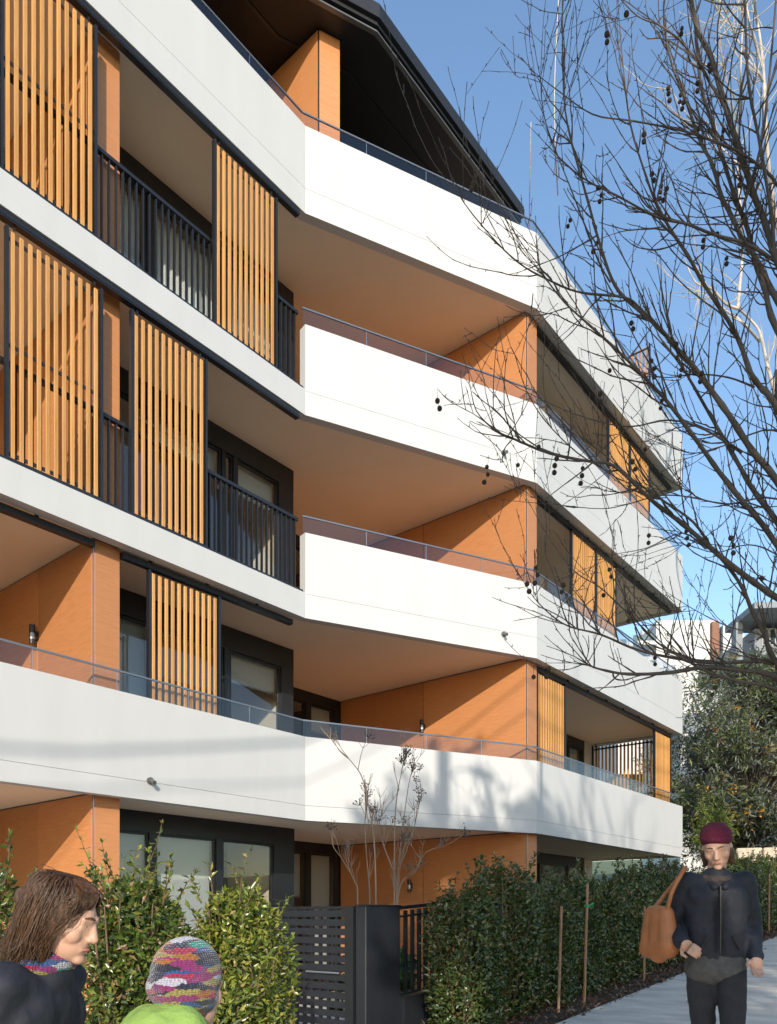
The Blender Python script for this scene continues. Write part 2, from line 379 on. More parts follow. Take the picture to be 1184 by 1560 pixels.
# orange clad party walls, one set per storey
def panel(x0, x1, y0, y1, z0, z1, parent):
    return MB().box(x0, x1, y0, y1, z0, z1).build('cladding_panel', M['clad'], parent, bevel=0.003)
for (s0, s1, qf, joints) in ((-3.372, -3.01, 0.23, (1.6,)), (3.90, 4.26, QC + 0.18, (0.66,))):
    for z0, z1 in storeys:
        pw = MB().box(s0 + 0.012, s1 - 0.012, qf + 0.012, 9.0, z0 + 0.002, z1 - 0.002).build('party_wall', M['black'], bld)
        zt = z1 - 0.018
        qs = [qf + 0.022] + list(joints) + [2.88]
        for a, c in zip(qs[:-1], qs[1:]):
            panel(s0, s0 + 0.0118, a + (0.006 if a > qf + 0.1 else 0), c - 0.006, z0 + 0.01, zt, pw)
        panel(s0 + 0.022, s1, qf, qf + 0.0118, z0 + 0.01, zt, pw)
        panel(s1 - 0.0118, s1, qf + 0.02, 1.25 if s0 < 0 else 0.45, z0 + 0.01, zt, pw)
        MB().box(s0 + 0.004, s0 + 0.016, qf + 0.004, qf + 0.0118, z0 + 0.01, zt).build('corner_trim', M['steel'], pw)

# windows
def window(parent, s0, s1, q, z0, z1, posts, header, blinds=(), bot=0.07, jamb=0.09, curtain=None):
    """frame with posts [(s_from, s_to)], one pane per opening, blinds {pane index: drop}"""
    mb = MB(); d0, d1 = q, q + 0.14
    mb.box(s0, s1, d0, d1, z1 - header, z1); mb.box(s0, s1, d0, d1, z0, z0 + bot)
    ps = [(s0, s0 + jamb)] + list(posts) + ([(s1 - jamb, s1)] if not posts or posts[-1][1] < s1 - 1e-6 else [])
    for a, c in ps: mb.box(a, c, d0 + 0.003, d1 - 0.003, z0 + bot, z1 - header)
    fr = mb.build('window', M['black'], parent)
    for i in range(len(ps) - 1):
        a, c = ps[i][1], ps[i + 1][0]
        mb2 = MB()                                   # the sash inside the opening
        w = 0.035
        mb2.box(a + .002, c - .002, q + 0.03, q + 0.08, z1 - header - w, z1 - header - .002); mb2.box(a + .002, c - .002, q + 0.03, q + 0.08, z0 + bot + .002, z0 + bot + w)
        mb2.box(a + .002, a + w, q + 0.03, q + 0.08, z0 + bot + w, z1 - header - w); mb2.box(c - w, c - .002, q + 0.03, q + 0.08, z0 + bot + w, z1 - header - w)
        mb2.build('sash', M['black'], fr)
        MB().box(a + w, c - w, q + 0.05, q + 0.056, z0 + bot + w, z1 - header - w).build('pane', M['winglass'], fr)
        for bi, drop in blinds:
            if bi == i:
                MB().box(a + 0.01, c - 0.01, q + 0.17, q + 0.174, z1 - header - drop, z1 - header).build('blind', M['blind'], fr)
                MB().box(a + 0.01, c - 0.01, q + 0.164, q + 0.18, z1 - header - drop - 0.03, z1 - header - drop).build('blind_rail', M['steel'], fr)
        if curtain and i in curtain:
            pts = []; n = 40
            for k in range(n + 1):
                x = a + (c - a) * k / n; pts.append((x, q + 0.24 + 0.035 * math.sin(k * 1.55)))
            cb = MB()
            for k in range(n):
                p, r_ = pts[k], pts[k + 1]
                cb.add([(p[0], p[1], z0 + bot), (r_[0], r_[1], z0 + bot), (r_[0], r_[1], z1 - header), (p[0], p[1], z1 - header)], [(0, 1, 2, 3)])
            cb.build('curtain', M['curtain'], fr, smooth=True)
    return fr
QW = 1.30
z = storeys
# ground floor
window(bld, -3.005, 1.02, QW, z[0][0], z[0][1], [(-1.869, -1.759), (-0.662, -0.532), (0.553, 1.02)], 0.30, blinds=((0, 2.0), (1, 2.2)))
# first floor
window(bld, -3.005, 1.0, QW, z[1][0], z[1][1], [(-1.83, -1.70), (-0.50, -0.38), (0.72, 1.0)], 0.36, blinds=((0, 1.25), (2, 0.42)))
# second floor
window(bld, -3.005, 1.0, QW, z[2][0], z[2][1], [(-1.9, -1.8), (-0.55, -0.49), (-0.32, -0.24), (0.66, 1.0)], 0.34, blinds=((1, 0.40), (2, 0.50), (3, 0.45)))
# third floor
window(bld, -3.005, 1.0, QW, z[3][0], z[3][1], [(-1.9, -1.8), (-0.55, -0.49), (0.66, 1.0)], 0.34, curtain=(0, 1, 2))
for i, (z0, z1) in enumerate(storeys):
    # set-back glazing of the deep balconies, and the return wall between
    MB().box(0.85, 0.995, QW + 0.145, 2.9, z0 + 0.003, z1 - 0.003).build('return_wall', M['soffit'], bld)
    window(bld, 1.0, 3.89, 2.9, z0, z1, [(1.95, 2.05), (2.88, 3.03), (3.76, 3.89)], 0.22, blinds=((1, 0.9), (2, 2.4)) if i == 0 else ((2, 0.5),))
    window(bld, -8.9, -3.38, 2.9, z0, z1, [(-7.6, -7.5), (-6.2, -6.1), (-4.8, -4.7)], 0.22, curtain=(2,))
    # right wing
    window(bld, 4.265, 10.85, 0.52, z0, z1, [(5.6, 5.7), (7.0, 7.1), (8.4, 8.5), (9.9, 10.0)], 0.24, blinds=((1, 1.0), (4, 0.7)))
    MB().box(10.855, 11.34, 0.52, 0.7, z0 + 0.002, z1 - 0.002).build('rear_wall', M['white'], bld)
    MB().box(-8.98, -8.9, 2.0, 9, z0 + 0.002, z1 - 0.002).build('side_wall', M['room'], bld)
    MB().box(11.2, 11.34, 0.72, 9, z0 + 0.002, z1 - 0.002).build('side_wall', M['white'], bld)
    for s0, s1 in ((-8.89, -3.37), (-3.0, 3.9), (4.26, 11.19)):
        MB().box(s0, s1, 6.6, 6.75, z0 + 0.002, z1 - 0.002).build('interior_wall', M['room'], bld)
        MB().box(s0, s1, 3.1 if s0 != 4.26 else 0.72, 6.6, z0 + 0.001, z0 + 0.012).build('interior_floor', M['floor'], bld)

# sliding screens and their tracks
SL_P, SL_W, SL_D = 0.0985, 0.046, 0.026
slat_cache = {}
def slat_mesh(h, shade='slat'):
    k = (round(h, 3), shade)
    if k not in slat_cache:
        mb = MB(); c = 0.012
        w, d = SL_W / 2, SL_D / 2
        mb.box(-w, w, -d, d, 0, h)
        me = mb.mesh('slat', M[shade])
        bm = bmesh.new(); bm.from_mesh(me); bmesh.ops.bevel(bm, geom=list(bm.edges), offset=0.003, segments=1, affect='EDGES')
        bm.to_mesh(me); bm.free(); slat_cache[k] = me
    return slat_cache[k]
def screen(s0, s1, q, z0, z1, along='s', parent=bld, n=None, shade='slat'):
    """black edged screen of upright timber slats; local x runs along it"""
    w = s1 - s0
    mb = MB(); h = z1 - z0; st = 0.032
    mb.box(0, st, -0.03, 0.03, 0, h); mb.box(w - st, w, -0.03, 0.03, 0, h)
    mb.box(st, w - st, 0.0155, 0.028, 0.06, 0.10); mb.box(st, w - st, 0.0155, 0.028, h - 0.12, h - 0.08)
    mb.box(st, w - st, 0.0155, 0.026, h * 0.5 - 0.02, h * 0.5 + 0.02)
    mb.box(st, w - st, -0.022, 0.012, 0, 0.02)
    for x in (0.10, w - 0.10): mb.box(x - 0.012, x + 0.012, -0.006, 0.006, h, h + 0.05)
    fr = mb.build('sliding_screen', M['black'], parent)
    fr.location = (s0, q, z0) if along == 's' else (q, s0, z0)
    fr.rotation_euler = (0, 0, 0 if along == 's' else math.pi / 2)
    if n is None: n = max(3, round((w - 2 * st - 0.01) / SL_P))
    p = (w - 2 * st) / n
    for k in range(n):
        inst('slat', slat_mesh(h - 0.055, shade), fr, (st + p * (k + 0.5), 0, 0.022 + rng.uniform(-.002, .002)), (0, 0, rng.uniform(-.02, .02)))
    return fr
TQ = 0.055
def track(s0, s1, q, zb):
    mb = MB(); mb.box(s0, s1, q - 0.04, q + 0.045, zb - 0.088, zb - 0.012)
    mb.box(s0, s1, q - 0.045, q - 0.04, zb - 0.07, zb - 0.06)
    for k in range(int((s1 - s0) / .9)): mb.box(s0 + .4 + k * .9, s0 + .44 + k * .9, q - .01, q + .02, zb - .012, zb + .05)
    mb.build('screen_track', M['black'], bld)
track(-9, -0.10, TQ + 0.005, b4); track(-9, -0.10, TQ + 0.005, b3)
track(-9, -3.38, TQ + 0.15, b2); track(-3.0, -0.10, TQ + 0.15, b2)
for b_ in (b2, b3, b4): track(4.27, 11.2, QC + 0.215, b_)
QS = 0.20
screen(-4.56, -3.43, TQ, b3 + 0.43, b4 - 0.145)
screen(-5.72, -4.58, TQ, b3 + 0.43, b4 - 0.145)
screen(-1.70, -0.54, TQ, b3 + 0.43, b4 - 0.145)
screen(-4.505, -3.355, TQ, b2 + 0.43, b3 - 0.145)
screen(-2.975, -1.815, TQ, b2 + 0.43, b3 - 0.145)
screen(-2.63, -1.475, QS, b1 + 0.3, b2 - 0.10)
screen(7.46, 8.61, QC + .22, b3 + 0.36, b4 - 0.09); screen(8.635, 9.81, QC + .22, b3 + 0.36, b4 - 0.09)
screen(5.71, 6.83, QC + .22, b2 + 0.36, b3 - 0.09); screen(6.85, 7.88, QC + .22, b2 + 0.36, b3 - 0.09)
screen(4.31, 5.456, QC + .22, b1 + 0.26, b2 - 0.09); screen(10.13, 11.25, QC + .22, b1 + 0.26, b2 - 0.09)
screen(QC + .34, 0.50, 11.30, b1 + 0.26, b2 - 0.02, along='q')
screen(-1.10, 0.6, 11.25, b4 + 0.36, 16.2, along='q')
# guide channel at the foot of the screens
for zt in (b2 + 0.392, b3 + 0.392):
    MB().box(-9, -0.03, 0.012, 0.105, zt, zt + 0.034).build('screen_guide', M['black'], bld)

# black metal railings with upright bars
def railing(s0, s1, q, z0, z1, parent=bld):
    mb = MB(); mb.box(s0, s1, q - 0.032, q + 0.032, z1 - 0.045, z1); mb.box(s0, s1, q - 0.02, q + 0.02, z0 + 0.03, z0 + 0.06)
    fr = mb.build('railing', M['black'], parent)
    n = int((s1 - s0) / 0.094); me = bal_mesh(z1 - z0 - 0.105)
    for k in range(n):
        inst('baluster', me, fr, (s0 + 0.05 + (s1 - s0 - 0.1) * k / (n - 1), q, z0 + 0.06))
_bal = {}
def bal_mesh(h):
    k = round(h, 3)
    if k not in _bal: _bal[k] = MB().box(-0.009, 0.009, -0.019, 0.019, 0, h).mesh('baluster', M['black'])
    return _bal[k]
railing(-6.2, -0.03, 0.15, b2 + 0.40, 7.69); railing(-6.2, -0.03, 0.15, b3 + 0.40, 10.87)

# frameless glass balustrades behind the parapets
Pgl = offset_path(P_FAC, 0.085)
def balustrade(segs, z0, z1):
    for sg in segs:
        a, c = Vector(Pgl[sg]), Vector(Pgl[sg + 1])
        if sg == 0: a = Vector((-6.3, a.y))
        L = (c - a).length; d = (c - a) / L; ang = math.atan2(d.y, d.x)
        hb = MB().box(0.004, L - 0.004, -0.011, 0.011, z1 - 0.012, z1 + 0.010).build('glass_balustrade', M['rail_dark'], bld)
        hb.location = (a.x, a.y, 0); hb.rotation_euler = (0, 0, ang)
        n = max(1, round(L / 1.07)); w = L / n
        for k in range(n):
            MB().box(k * w + 0.007, (k + 1) * w - 0.007, -0.005, 0.005, z0 + 0.002, z1 - 0.013).build('glass_panel', M['balglass'], hb)
            if k: MB().box(k * w - 0.004, k * w + 0.004, -0.0045, 0.0045, z0 + 0.002, z1 - 0.0125).build('clamp', M['steel'], hb)
balustrade((0, 1, 2), t1, 4.585); balustrade((1, 2), t2, 7.73); balustrade((1, 2), t3, 10.935); balustrade((0, 1, 2), t4, 13.945)

# roof storey: orange fin, black walls, deep black eaves
def roof():
    E = [(-9.0, 0.037), (0.0, 0.037), (1.132, -0.49), (5.74, -0.49)]
    zs = 15.8
    back = [(5.74, 9.0), (-9.0, 9.0)]
    rf = MB().prism(E + back, zs + 0.05, zs + 0.30, 0).build('roof', M['roofblack'], bld)
    Ei = offset_path(E, 0.07); Ei[-1] = (5.67, Ei[-1][1])
    MB().prism(Ei + [(5.67, 8.9), (-8.9, 8.9)], zs - 0.03, zs + 0.048).build('eave_soffit', M['soffitblack'], rf)
    for i in range(3):
        a, b_, c, d = E[i], E[i + 1], Ei[i + 1], Ei[i]
        MB().prism([a, b_, c, d], zs - 0.055, zs - 0.0305).build('flashing', M['flash'], rf)
    Eo = offset_path(E, -0.06)
    for i in range(3):
        MB().prism([E[i], E[i + 1], Eo[i + 1], Eo[i]], zs + 0.12, zs + 0.34).build('gutter', M['roofblack'], rf)
    Eg = offset_path(E, 0.75); Eh = offset_path(E, 0.80)
    for i in range(3):
        MB().prism([Eg[i], Eg[i + 1], Eh[i + 1], Eh[i]], zs - 0.05, zs - 0.032).build('soffit_joint', M['black'], rf)
    w0 = offset_path([(-9.0, 0.0), (0.3, 0.0), (1.6, -0.6), (5.2, -0.6)], 1.9)
    w1 = offset_path([(-9.0, 0.0), (0.3, 0.0), (1.6, -0.6), (5.2, -0.6)], 2.05)
    for i in range(3):
        MB().prism([w0[i], w0[i + 1], w1[i + 1], w1[i]], b4 + 0.345, zs - 0.031).build('roof_storey_wall', M['roofblack'], bld)
    MB().box(5.2, 5.35, 1.5, 8.8, b4 + 0.345, zs - 0.031).build('roof_storey_wall', M['roofblack'], bld)
    p0 = Vector((0.51, 0.22)); bd = Vector((0.9065, -0.4223)); p1 = p0 + bd * 0.37
    fin = MB().prism([(p0.x + 0.012, p0.y + 0.02), (p1.x - 0.01, p1.y + 0.012), (p1.x - 0.01, 2.1), (p0.x + 0.012, 2.1)], b4 + 0.345, zs - 0.033).build('fin_wall', M['black'], bld)
    MB().box(p0.x, p0.x + 0.0115, p0.y + 0.022, 2.1, b4 + 0.35, zs - 0.05).build('cladding_panel', M['clad'], fin)
    a = p0 + bd * 0.02
    nn = Vector((0.4223, 0.9065)) * 0.0115
    MB().prism([tuple(a), tuple(p1), tuple(p1 + nn), tuple(a + nn)], b4 + 0.35, zs - 0.05).build('cladding_panel', M['clad'], fin)
    MB().box(p1.x - 0.0095, p1.x, p1.y + 0.02, 2.0, b4 + 0.35, zs - 0.05).build('cladding_panel', M['clad'], fin)
roof()

# small fittings
def spout(s, q, z_, nx, ny):
    mb = MB(); d = Vector((nx, ny, 0)).normalized(); p = Vector((s, q, z_))
    mb.tube([p - d * 0.02, p + d * 0.03], 0.045, 10); mb.tube([p + d * 0.03, p + d * 0.11 + Vector((0, 0, -0.035))], 0.028, 10)
    mb.build('overflow_spout', M['flash'], bld, smooth=False)
nB = Vector((-0.4223, -0.9065))
def onB(t): return t * 0.9065, -t * 0.4223
for zz in (9.585, 6.445): spout(*onB(3.625), zz, nB.x, nB.y)
spout(-2.735, 0.0, 3.275, 0, -1)
def wall_light(s, q, z_):
    mb = MB().tube([(s - 0.075, q, z_ - 0.12), (s - 0.075, q, z_ + 0.13)], 0.038, 12)
    mb.box(s - 0.045, s - 0.001, q - 0.03, q + 0.03, z_ - 0.05, z_ + 0.05)
    wlo = mb.build('wall_light', M['black'], bld)
    MB().tube([(s - 0.075, q, z_ - 0.06), (s - 0.075, q, z_ + 0.02)], 0.041, 12).build('light_band', M['brass'], wlo)
wall_light(-3.372, 1.60, 5.28); wall_light(3.90, 0.64, 5.28); wall_light(3.90, 0.95, 2.16)
# entrance-side downpipe on the far corner
MB().tube([(11.42, 0.45, b1), (11.42, 0.45, b4)], 0.04, 10).build('downpipe', M['black'], bld)

# ================================================================== GROUND, PATH, STREET
ST_ROT = (0, -TILT, ROT)
def street(name, mb, mat, kind='structure', zoff=0.0, **kw):
    o = mb.build(name, mat, None, **kw)
    o.location = W(0, 0, G0 + zoff); o.rotation_euler = ST_ROT
    return tag(o, kind=kind)
street('ground', MB().box(-600, 600, -700, -12.0, -0.5, -0.12), M['grass'])
street('road', MB().box(-300, 300, -19.0, -11.4, -0.4, -0.10), M['asphalt'])
street('kerb', MB().box(-120, 160, -11.4, -11.22, -0.4, 0.0), M['kerb'], bevel=0.02)
street('verge', MB().box(-120, 160, -11.22, -9.35, -0.4, -0.012), M['grass'])
street('garden_bed', MB().box(-120, 30, -4.91, -3.70, -0.5, -0.03), M['earth'])
street('terrain', MB().box(12.2, 400, -3.7, 300, -1.2, -0.14), M['grass'])
street('hillside', MB().box(-400, -9.2, -3.7, 300, -1.2, -0.2), M['grass'])
MBg = MB().box(-9.2, 12.2, -3.7, QC + 0.3, -0.6, -0.06).build('courtyard', M['earth'], None)
MBg.location = W(0, 0, 0); MBg.rotation_euler = (0, 0, ROT); tag(MBg, kind='structure')
path = street('footpath', MB().box(-40, 60, -9.35, -4.915, -0.3, -0.045), M['kerb'])
slab_me = {}
def slab_mesh(w, l):
    mb = MB().box(0.004, l - 0.004, 0.004, w - 0.004, -0.044, 0)
    me = mb.mesh('paving_slab', M['concrete']); bm = bmesh.new(); bm.from_mesh(me)
    bmesh.ops.bevel(bm, geom=list(bm.edges), offset=0.006, segments=1, affect='EDGES'); bm.to_mesh(me); bm.free(); return me
for (q0, w) in ((-6.93, 2.01), (-9.35, 2.415)):
    me = slab_mesh(w, 1.62)
    for k in range(26):
        inst('paving_slab', me, path, (-9.8 + k * 1.62, q0, rng.uniform(-.003, .003)))
po = MB().box(-9.0, 3.0, -2.4, 2.8, -0.055, -0.012).build('terrace_paving', M['kerbpale'], None); po.location = W(0, 0, 0); po.rotation_euler = (0, 0, ROT); tag(po, kind='structure')
# wood chips on the bed and a few dead leaves on the path
rr = np.random.default_rng(3)
n = 9000
ss = rr.uniform(-4, 14, n); qq = rr.uniform(-5.0, -3.75, n)
ppos = np.array([W(a, b_, g(a) - 0.015 + rr.uniform(0, .02)) for a, b_ in zip(ss, qq)])
o = bpy.data.objects.new('bark_mulch', leaves('bark_mulch', ppos, np.tile([0, 0, 1.0], (n, 1)) + rr.normal(size=(n, 3)) * 0.3, 0.07, 0.025, M['chip'], 5, droop=0.9))
place(o, None); tag(o, kind='stuff')
deadme = leaves('dead_leaf', np.zeros((1, 3)), np.array([[0, 0.1, 1.0]]), 0.09, 0.06, M['chip'], 11, fold=0.3)
for k in range(9):
    s_ = rr.uniform(-2.5, 7); q_ = rr.uniform(-6.6, -5.1)
    o = inst('dead_leaf', deadme, None, W(s_, q_, g(s_) + 0.012), (0, 0, rr.uniform(0, 6)))
    tag(o, 'dry brown plane leaf lying on the concrete path', 'leaf', 'dry leaves scattered on the path')

# ================================================================== FENCE, PILLAR, GATE
QF = -3.64
f_root = empty('boundary_fence', W(-2.26, QF, 0), ROT)
tag(f_root, 'low black boundary fence with upright bars on a dark plinth behind the hedge', 'fence')
FL = 14.0
pl = MB()
pl.add([(0.01, -.06, -0.1), (FL, -.06, -0.1), (FL, .06, -0.1), (0.01, .06, -0.1),
        (0.01, -.06, .75 - 0.0), (FL, -.06, .75 + GS * FL), (FL, .06, .75 + GS * FL), (0.01, .06, .75)],
       [(3, 2, 1, 0), (4, 5, 6, 7), (0, 1, 5, 4), (1, 2, 6, 5), (2, 3, 7, 6), (3, 0, 4, 7)])
pl.build('plinth', M['gatepaint'], f_root)
rl = MB()
for za, zb in ((0.775, 0.80), (1.645, 1.68), (1.565, 1.585)):
    rl.add([(0.01, -.025, za), (FL, -.025, za + GS * FL), (FL, .025, za + GS * FL), (0.01, .025, za),
            (0.01, -.025, zb), (FL, -.025, zb + GS * FL), (FL, .025, zb + GS * FL), (0.01, .025, zb)],
           [(3, 2, 1, 0), (4, 5, 6, 7), (0, 1, 5, 4), (1, 2, 6, 5), (2, 3, 7, 6), (3, 0, 4, 7)])
rl.build('fence_rail', M['black'], f_root)
barme = MB().box(-0.011, 0.011, -0.02, 0.02, 0, 0.83).mesh('bar', M['black'])
for k in range(120):
    x = 0.10 + k * 0.115
    inst('bar', barme, f_root, (x, 0, 0.80 + GS * x))
pil = empty('gate_pillar', W(-2.80, QF - 0.02, 0), ROT)
tag(pil, 'charcoal steel clad pillar between the slatted gate and the fence bars', 'pillar')
MB().box(0.0, 0.53, 0.0, 0.13, 0.1, 1.676).build('pillar_body', M['gatepaint'], pil, bevel=0.006)
MB().box(-0.006, 0.536, -0.006, 0.136, 1.6765, 1.69).build('cap', M['black'], pil)
gt = empty('garden_gate', W(-2.79, QF + 0.125, 0), ROT)
tag(gt, 'black garden gate of flat horizontal slats beside the charcoal pillar', 'gate')
gz0, gz1, gl_ = 0.36, 1.675, 1.95
fm = MB(); fm.box(-0.03, 0.03, 0.0, 0.11, gz0 - 0.2, gz1).box(-0.03, 0.03, gl_ - 0.06, gl_, gz0, gz1)
fm.box(-0.02, 0.02, 0.11, gl_ - 0.06, gz1 - 0.03, gz1).box(-0.02, 0.02, 0.11, gl_ - 0.06, gz0, gz0 + 0.03)
fm.build('gate_frame', M['black'], gt)
gsl = MB().box(-0.022, -0.012, 0.111, gl_ - 0.061, 0, 0.066).mesh('gate_slat', M['gatepaint'])
nrow = 14; pitch = (gz1 - gz0 - 0.06) / nrow
for k in range(nrow): inst('gate_slat', gsl, gt, (0, 0, gz0 + 0.045 + k * pitch))
gup = MB().box(-0.011, 0.012, -0.019, 0.019, gz0 + 0.031, gz1 - 0.031).mesh('gate_upright', M['black'])
for k in range(15): inst('gate_upright', gup, gt, (0, 0.24 + k * 0.113, 0))
hb = MB().tube([(-0.05, 0.16, 1.02), (-0.05, 0.62, 1.02)], 0.011, 8); hb.tube([(-0.05, 0.2, 1.02), (-0.01, 0.2, 1.02)], 0.008, 6); hb.tube([(-0.05, 0.58, 1.02), (-0.01, 0.58, 1.02)], 0.008, 6)
hb.build('handle', M['steel'], gt)

# ================================================================== PLANTS
def shell_points(n, r, hx, hy, h, seed, lumps=7, inner=0.35, top_taper=0.75, z0=0.0):
    """positions and outward normals over an uneven upright crown"""
    r_ = np.random.default_rng(seed)
    th = r_.uniform(0, 2 * np.pi, n); zz = r_.uniform(0.0, 1, n) ** 0.92
    lob = sum(r_.uniform(.04, .11) * np.cos(k * th + r_.uniform(0, 6.3) + zz * r_.uniform(-7, 7)) for k in range(2, 2 + lumps))
    prof = np.where(zz < 0.15, 0.78 + zz * 1.45, np.where(zz > top_taper, np.sqrt(np.clip(1 - ((zz - top_taper) / (1.02 - top_taper)) ** 2, 0.02, 1)), 1.0))
    rad = prof * (1 + lob) * (1 - inner * r_.uniform(0, 1, n) ** 2.2)
    x = np.cos(th) * rad * hx; y = np.sin(th) * rad * hy
    pos = np.stack([x, y, z0 + zz * h * (1 + 0.05 * np.cos(3 * th + seed))], 1)
    nrm = np.stack([np.cos(th) / hx, np.sin(th) / hy, 0.9 * (zz - 0.45)], 1)
    return pos, nrm
def sprigs(n, hx, hy, h, seed, length=0.35):
    """leafy shoots standing out of the crown: leaf positions, normals, and the stems as polylines"""
    r_ = random.Random(seed); P, Nn, stems = [], [], []
    for _ in range(n):
        th = r_.uniform(0, 6.28); rr_ = r_.uniform(0.2, 0.95)
        p = Vector((math.cos(th) * hx * rr_, math.sin(th) * hy * rr_, h * r_.uniform(0.62, 0.98)))
        d = Vector((math.cos(th) * .55 * rr_, math.sin(th) * .55 * rr_, 1)).normalized()
        L = length * r_.uniform(0.5, 1.3); pts = [p]
        for k in range(8):
            d = (d + Vector((r_.gauss(0, .12), r_.gauss(0, .12), 0.05))).normalized()
            p = p + d * L / 8; pts.append(p.copy())
            for j in range(3):
                P.append(tuple(p)); Nn.append((d.x * .6 + r_.gauss(0, .7), d.y * .6 + r_.gauss(0, .7), d.z))
        stems.append(pts)
    return np.array(P), np.array(Nn), stems
def shrub_meshes(key, n, hx, hy, h, ll, lw, mat, seed, nspr, spl, taper=0.75):
    pos, nrm = shell_points(n, None, hx, hy, h, seed, top_taper=taper, inner=0.5 if taper > .7 else .6)
    P, Nn, stems = sprigs(nspr, hx, hy, h, seed + 50, spl)
    fol = leaves('foliage', np.concatenate([pos, P]), np.concatenate([nrm, Nn]), ll, lw, mat, seed)
    mb = MB(); r_ = random.Random(seed)
    for k in range(7):
        x, y = r_.uniform(-hx, hx) * .8, r_.uniform(-hy, hy) * .8
        mb.tube([(x * .2, y * .2, -0.1), (x * .5, y * .5, h * .35), (x * .85, y * .85, h * .7), (x, y, h * .95)], [.016, .013, .009, .004], 5)
    for st in stems: mb.tube(st[::2], [.006, .005, .004, .003, .002][:len(st[::2])], 4)
    return fol, mb.mesh('stem', M['stem'])
# clipped evergreen hedge plants along the path
hv = [shrub_meshes('h%d' % i, 6600, 0.36 + .03 * (i % 3), 0.38, 1.33 + .06 * ((i * 3) % 4), 0.055, 0.027, M['leafH'], 100 + i, 40, 0.26) for i in range(5)]
hs = [-1.93, -1.14, -0.36, 0.46, 1.28, 2.08, 2.90, 3.72, 4.7, 5.7, 6.75, 7.85, 9.0, 10.2, 11.4]
hlabel = ['first hedge shrub, beside the black fence bars and charcoal pillar', 'second hedge shrub from the charcoal pillar, dense and dark',
          'hedge shrub just left of the thin stake with the green tie', 'hedge shrub right behind the tall stake with the green tie',
          'hedge shrub between the two tall timber stakes', 'hedge shrub right behind the second tall stake',
          'hedge shrub left of the walker in the maroon beanie', 'hedge shrub behind the tan bag of the walker',
          'hedge shrub hidden mostly behind the walker in the maroon beanie', 'hedge shrub just right of the dark jacketed walker',
          'hedge shrub to the right of the walker, next to the stake', 'second hedge shrub right of the walker, past the stake', 'third hedge shrub right of the walker, in front of the grey wall', 'last hedge shrub at the far end of the path by the grey wall']
for i, s_ in enumerate(hs):
    sh = empty('hedge_shrub', W(s_, -4.22 + rng.uniform(-.05, .05), g(s_) - 0.05), ROT + rng.uniform(-.5, .5) + (math.pi if i % 2 else 0))
    k = rng.uniform(0.95, 1.06); sh.scale = (k * rng.uniform(.97, 1.1), k, k * rng.uniform(.97, 1.05) * (.97 if i < 3 else 1))
    if i < len(hlabel): tag(sh, hlabel[i], 'hedge', 'clipped hedge shrubs along the footpath')
    else: tag(sh, 'dark green hedge shrub at the far end of the hedge by the path', 'hedge', 'clipped hedge shrubs along the footpath')
    fo, stm = hv[i % 5]
    inst('foliage', fo, sh); inst('stem', stm, sh)
# looser sunlit shrubs left of the gate: two main masses, one sprig, one behind the woman
def loose_shrub(s_, q_, hx, hy, h, n, mat, seed, label, nspr=30, spl=0.30, ll=0.054):
    sh = empty('leafy_shrub', W(s_, q_, g(s_) - 0.05), ROT + seed)
    tag(sh, label, 'shrub', 'loose sunlit shrubs left of the gate')
    fo, stm = shrub_meshes('l', n, hx, hy, h, ll, ll * 0.42, mat, seed, nspr, spl, .56)
    inst('foliage', fo, sh); inst('stem', stm, sh)
    # the largest leaves, one by one
    P, Nn = shell_points(90, None, hx * 1.03, hy * 1.03, h, seed + 9, inner=0.05)
    r_ = random.Random(seed)
    for k in range(90):
        me = big_leaf[k % 4][0 if mat is M['leafA'] else 1]
        nn_ = Vector(Nn[k]); nn_.normalize()
        e = nn_.to_track_quat('Z', 'Y').to_euler()
        inst('leaf', me, sh, tuple(P[k]), (e.x + r_.gauss(0, .5), e.y + r_.gauss(0, .5), r_.uniform(0, 6.28)))
    return sh
big_leaf = [[leaves('leaf', np.zeros((1, 3)), np.array([[0.2, 0.1, 1.0]]), 0.07, 0.030, m, 20 + k, fold=0.22) for m in (M['leafA'], M['leafB'])] for k in range(4)]
loose_shrub(-5.62, -4.15, 0.34, 0.34, 1.60, 11000, M['leafA'], 31, 'dark glossy shrub beside the woman with brown hair, left of the sprouting shrubs')
loose_shrub(-5.22, -3.75, 0.30, 0.30, 1.55, 6500, M['leafB'], 32, 'thin upright shrub with a tall bare topped shoot behind the knitted hat', nspr=13, spl=0.48)
loose_shrub(-4.72, -4.10, 0.36, 0.36, 1.50, 11500, M['leafB'], 33, 'bright yellow green shrub next to the slatted gate', nspr=32, spl=0.32)
loose_shrub(-5.05, -4.30, 0.40, 0.32, 0.95, 7000, M['leafB'], 35, 'low spreading shrub in front of the others behind the child', nspr=30, spl=0.25)
loose_shrub(-6.35, -3.65, 0.34, 0.32, 1.74, 5000, M['leafA'], 34, 'shrub top showing above the brown haired woman', nspr=26, spl=0.3)
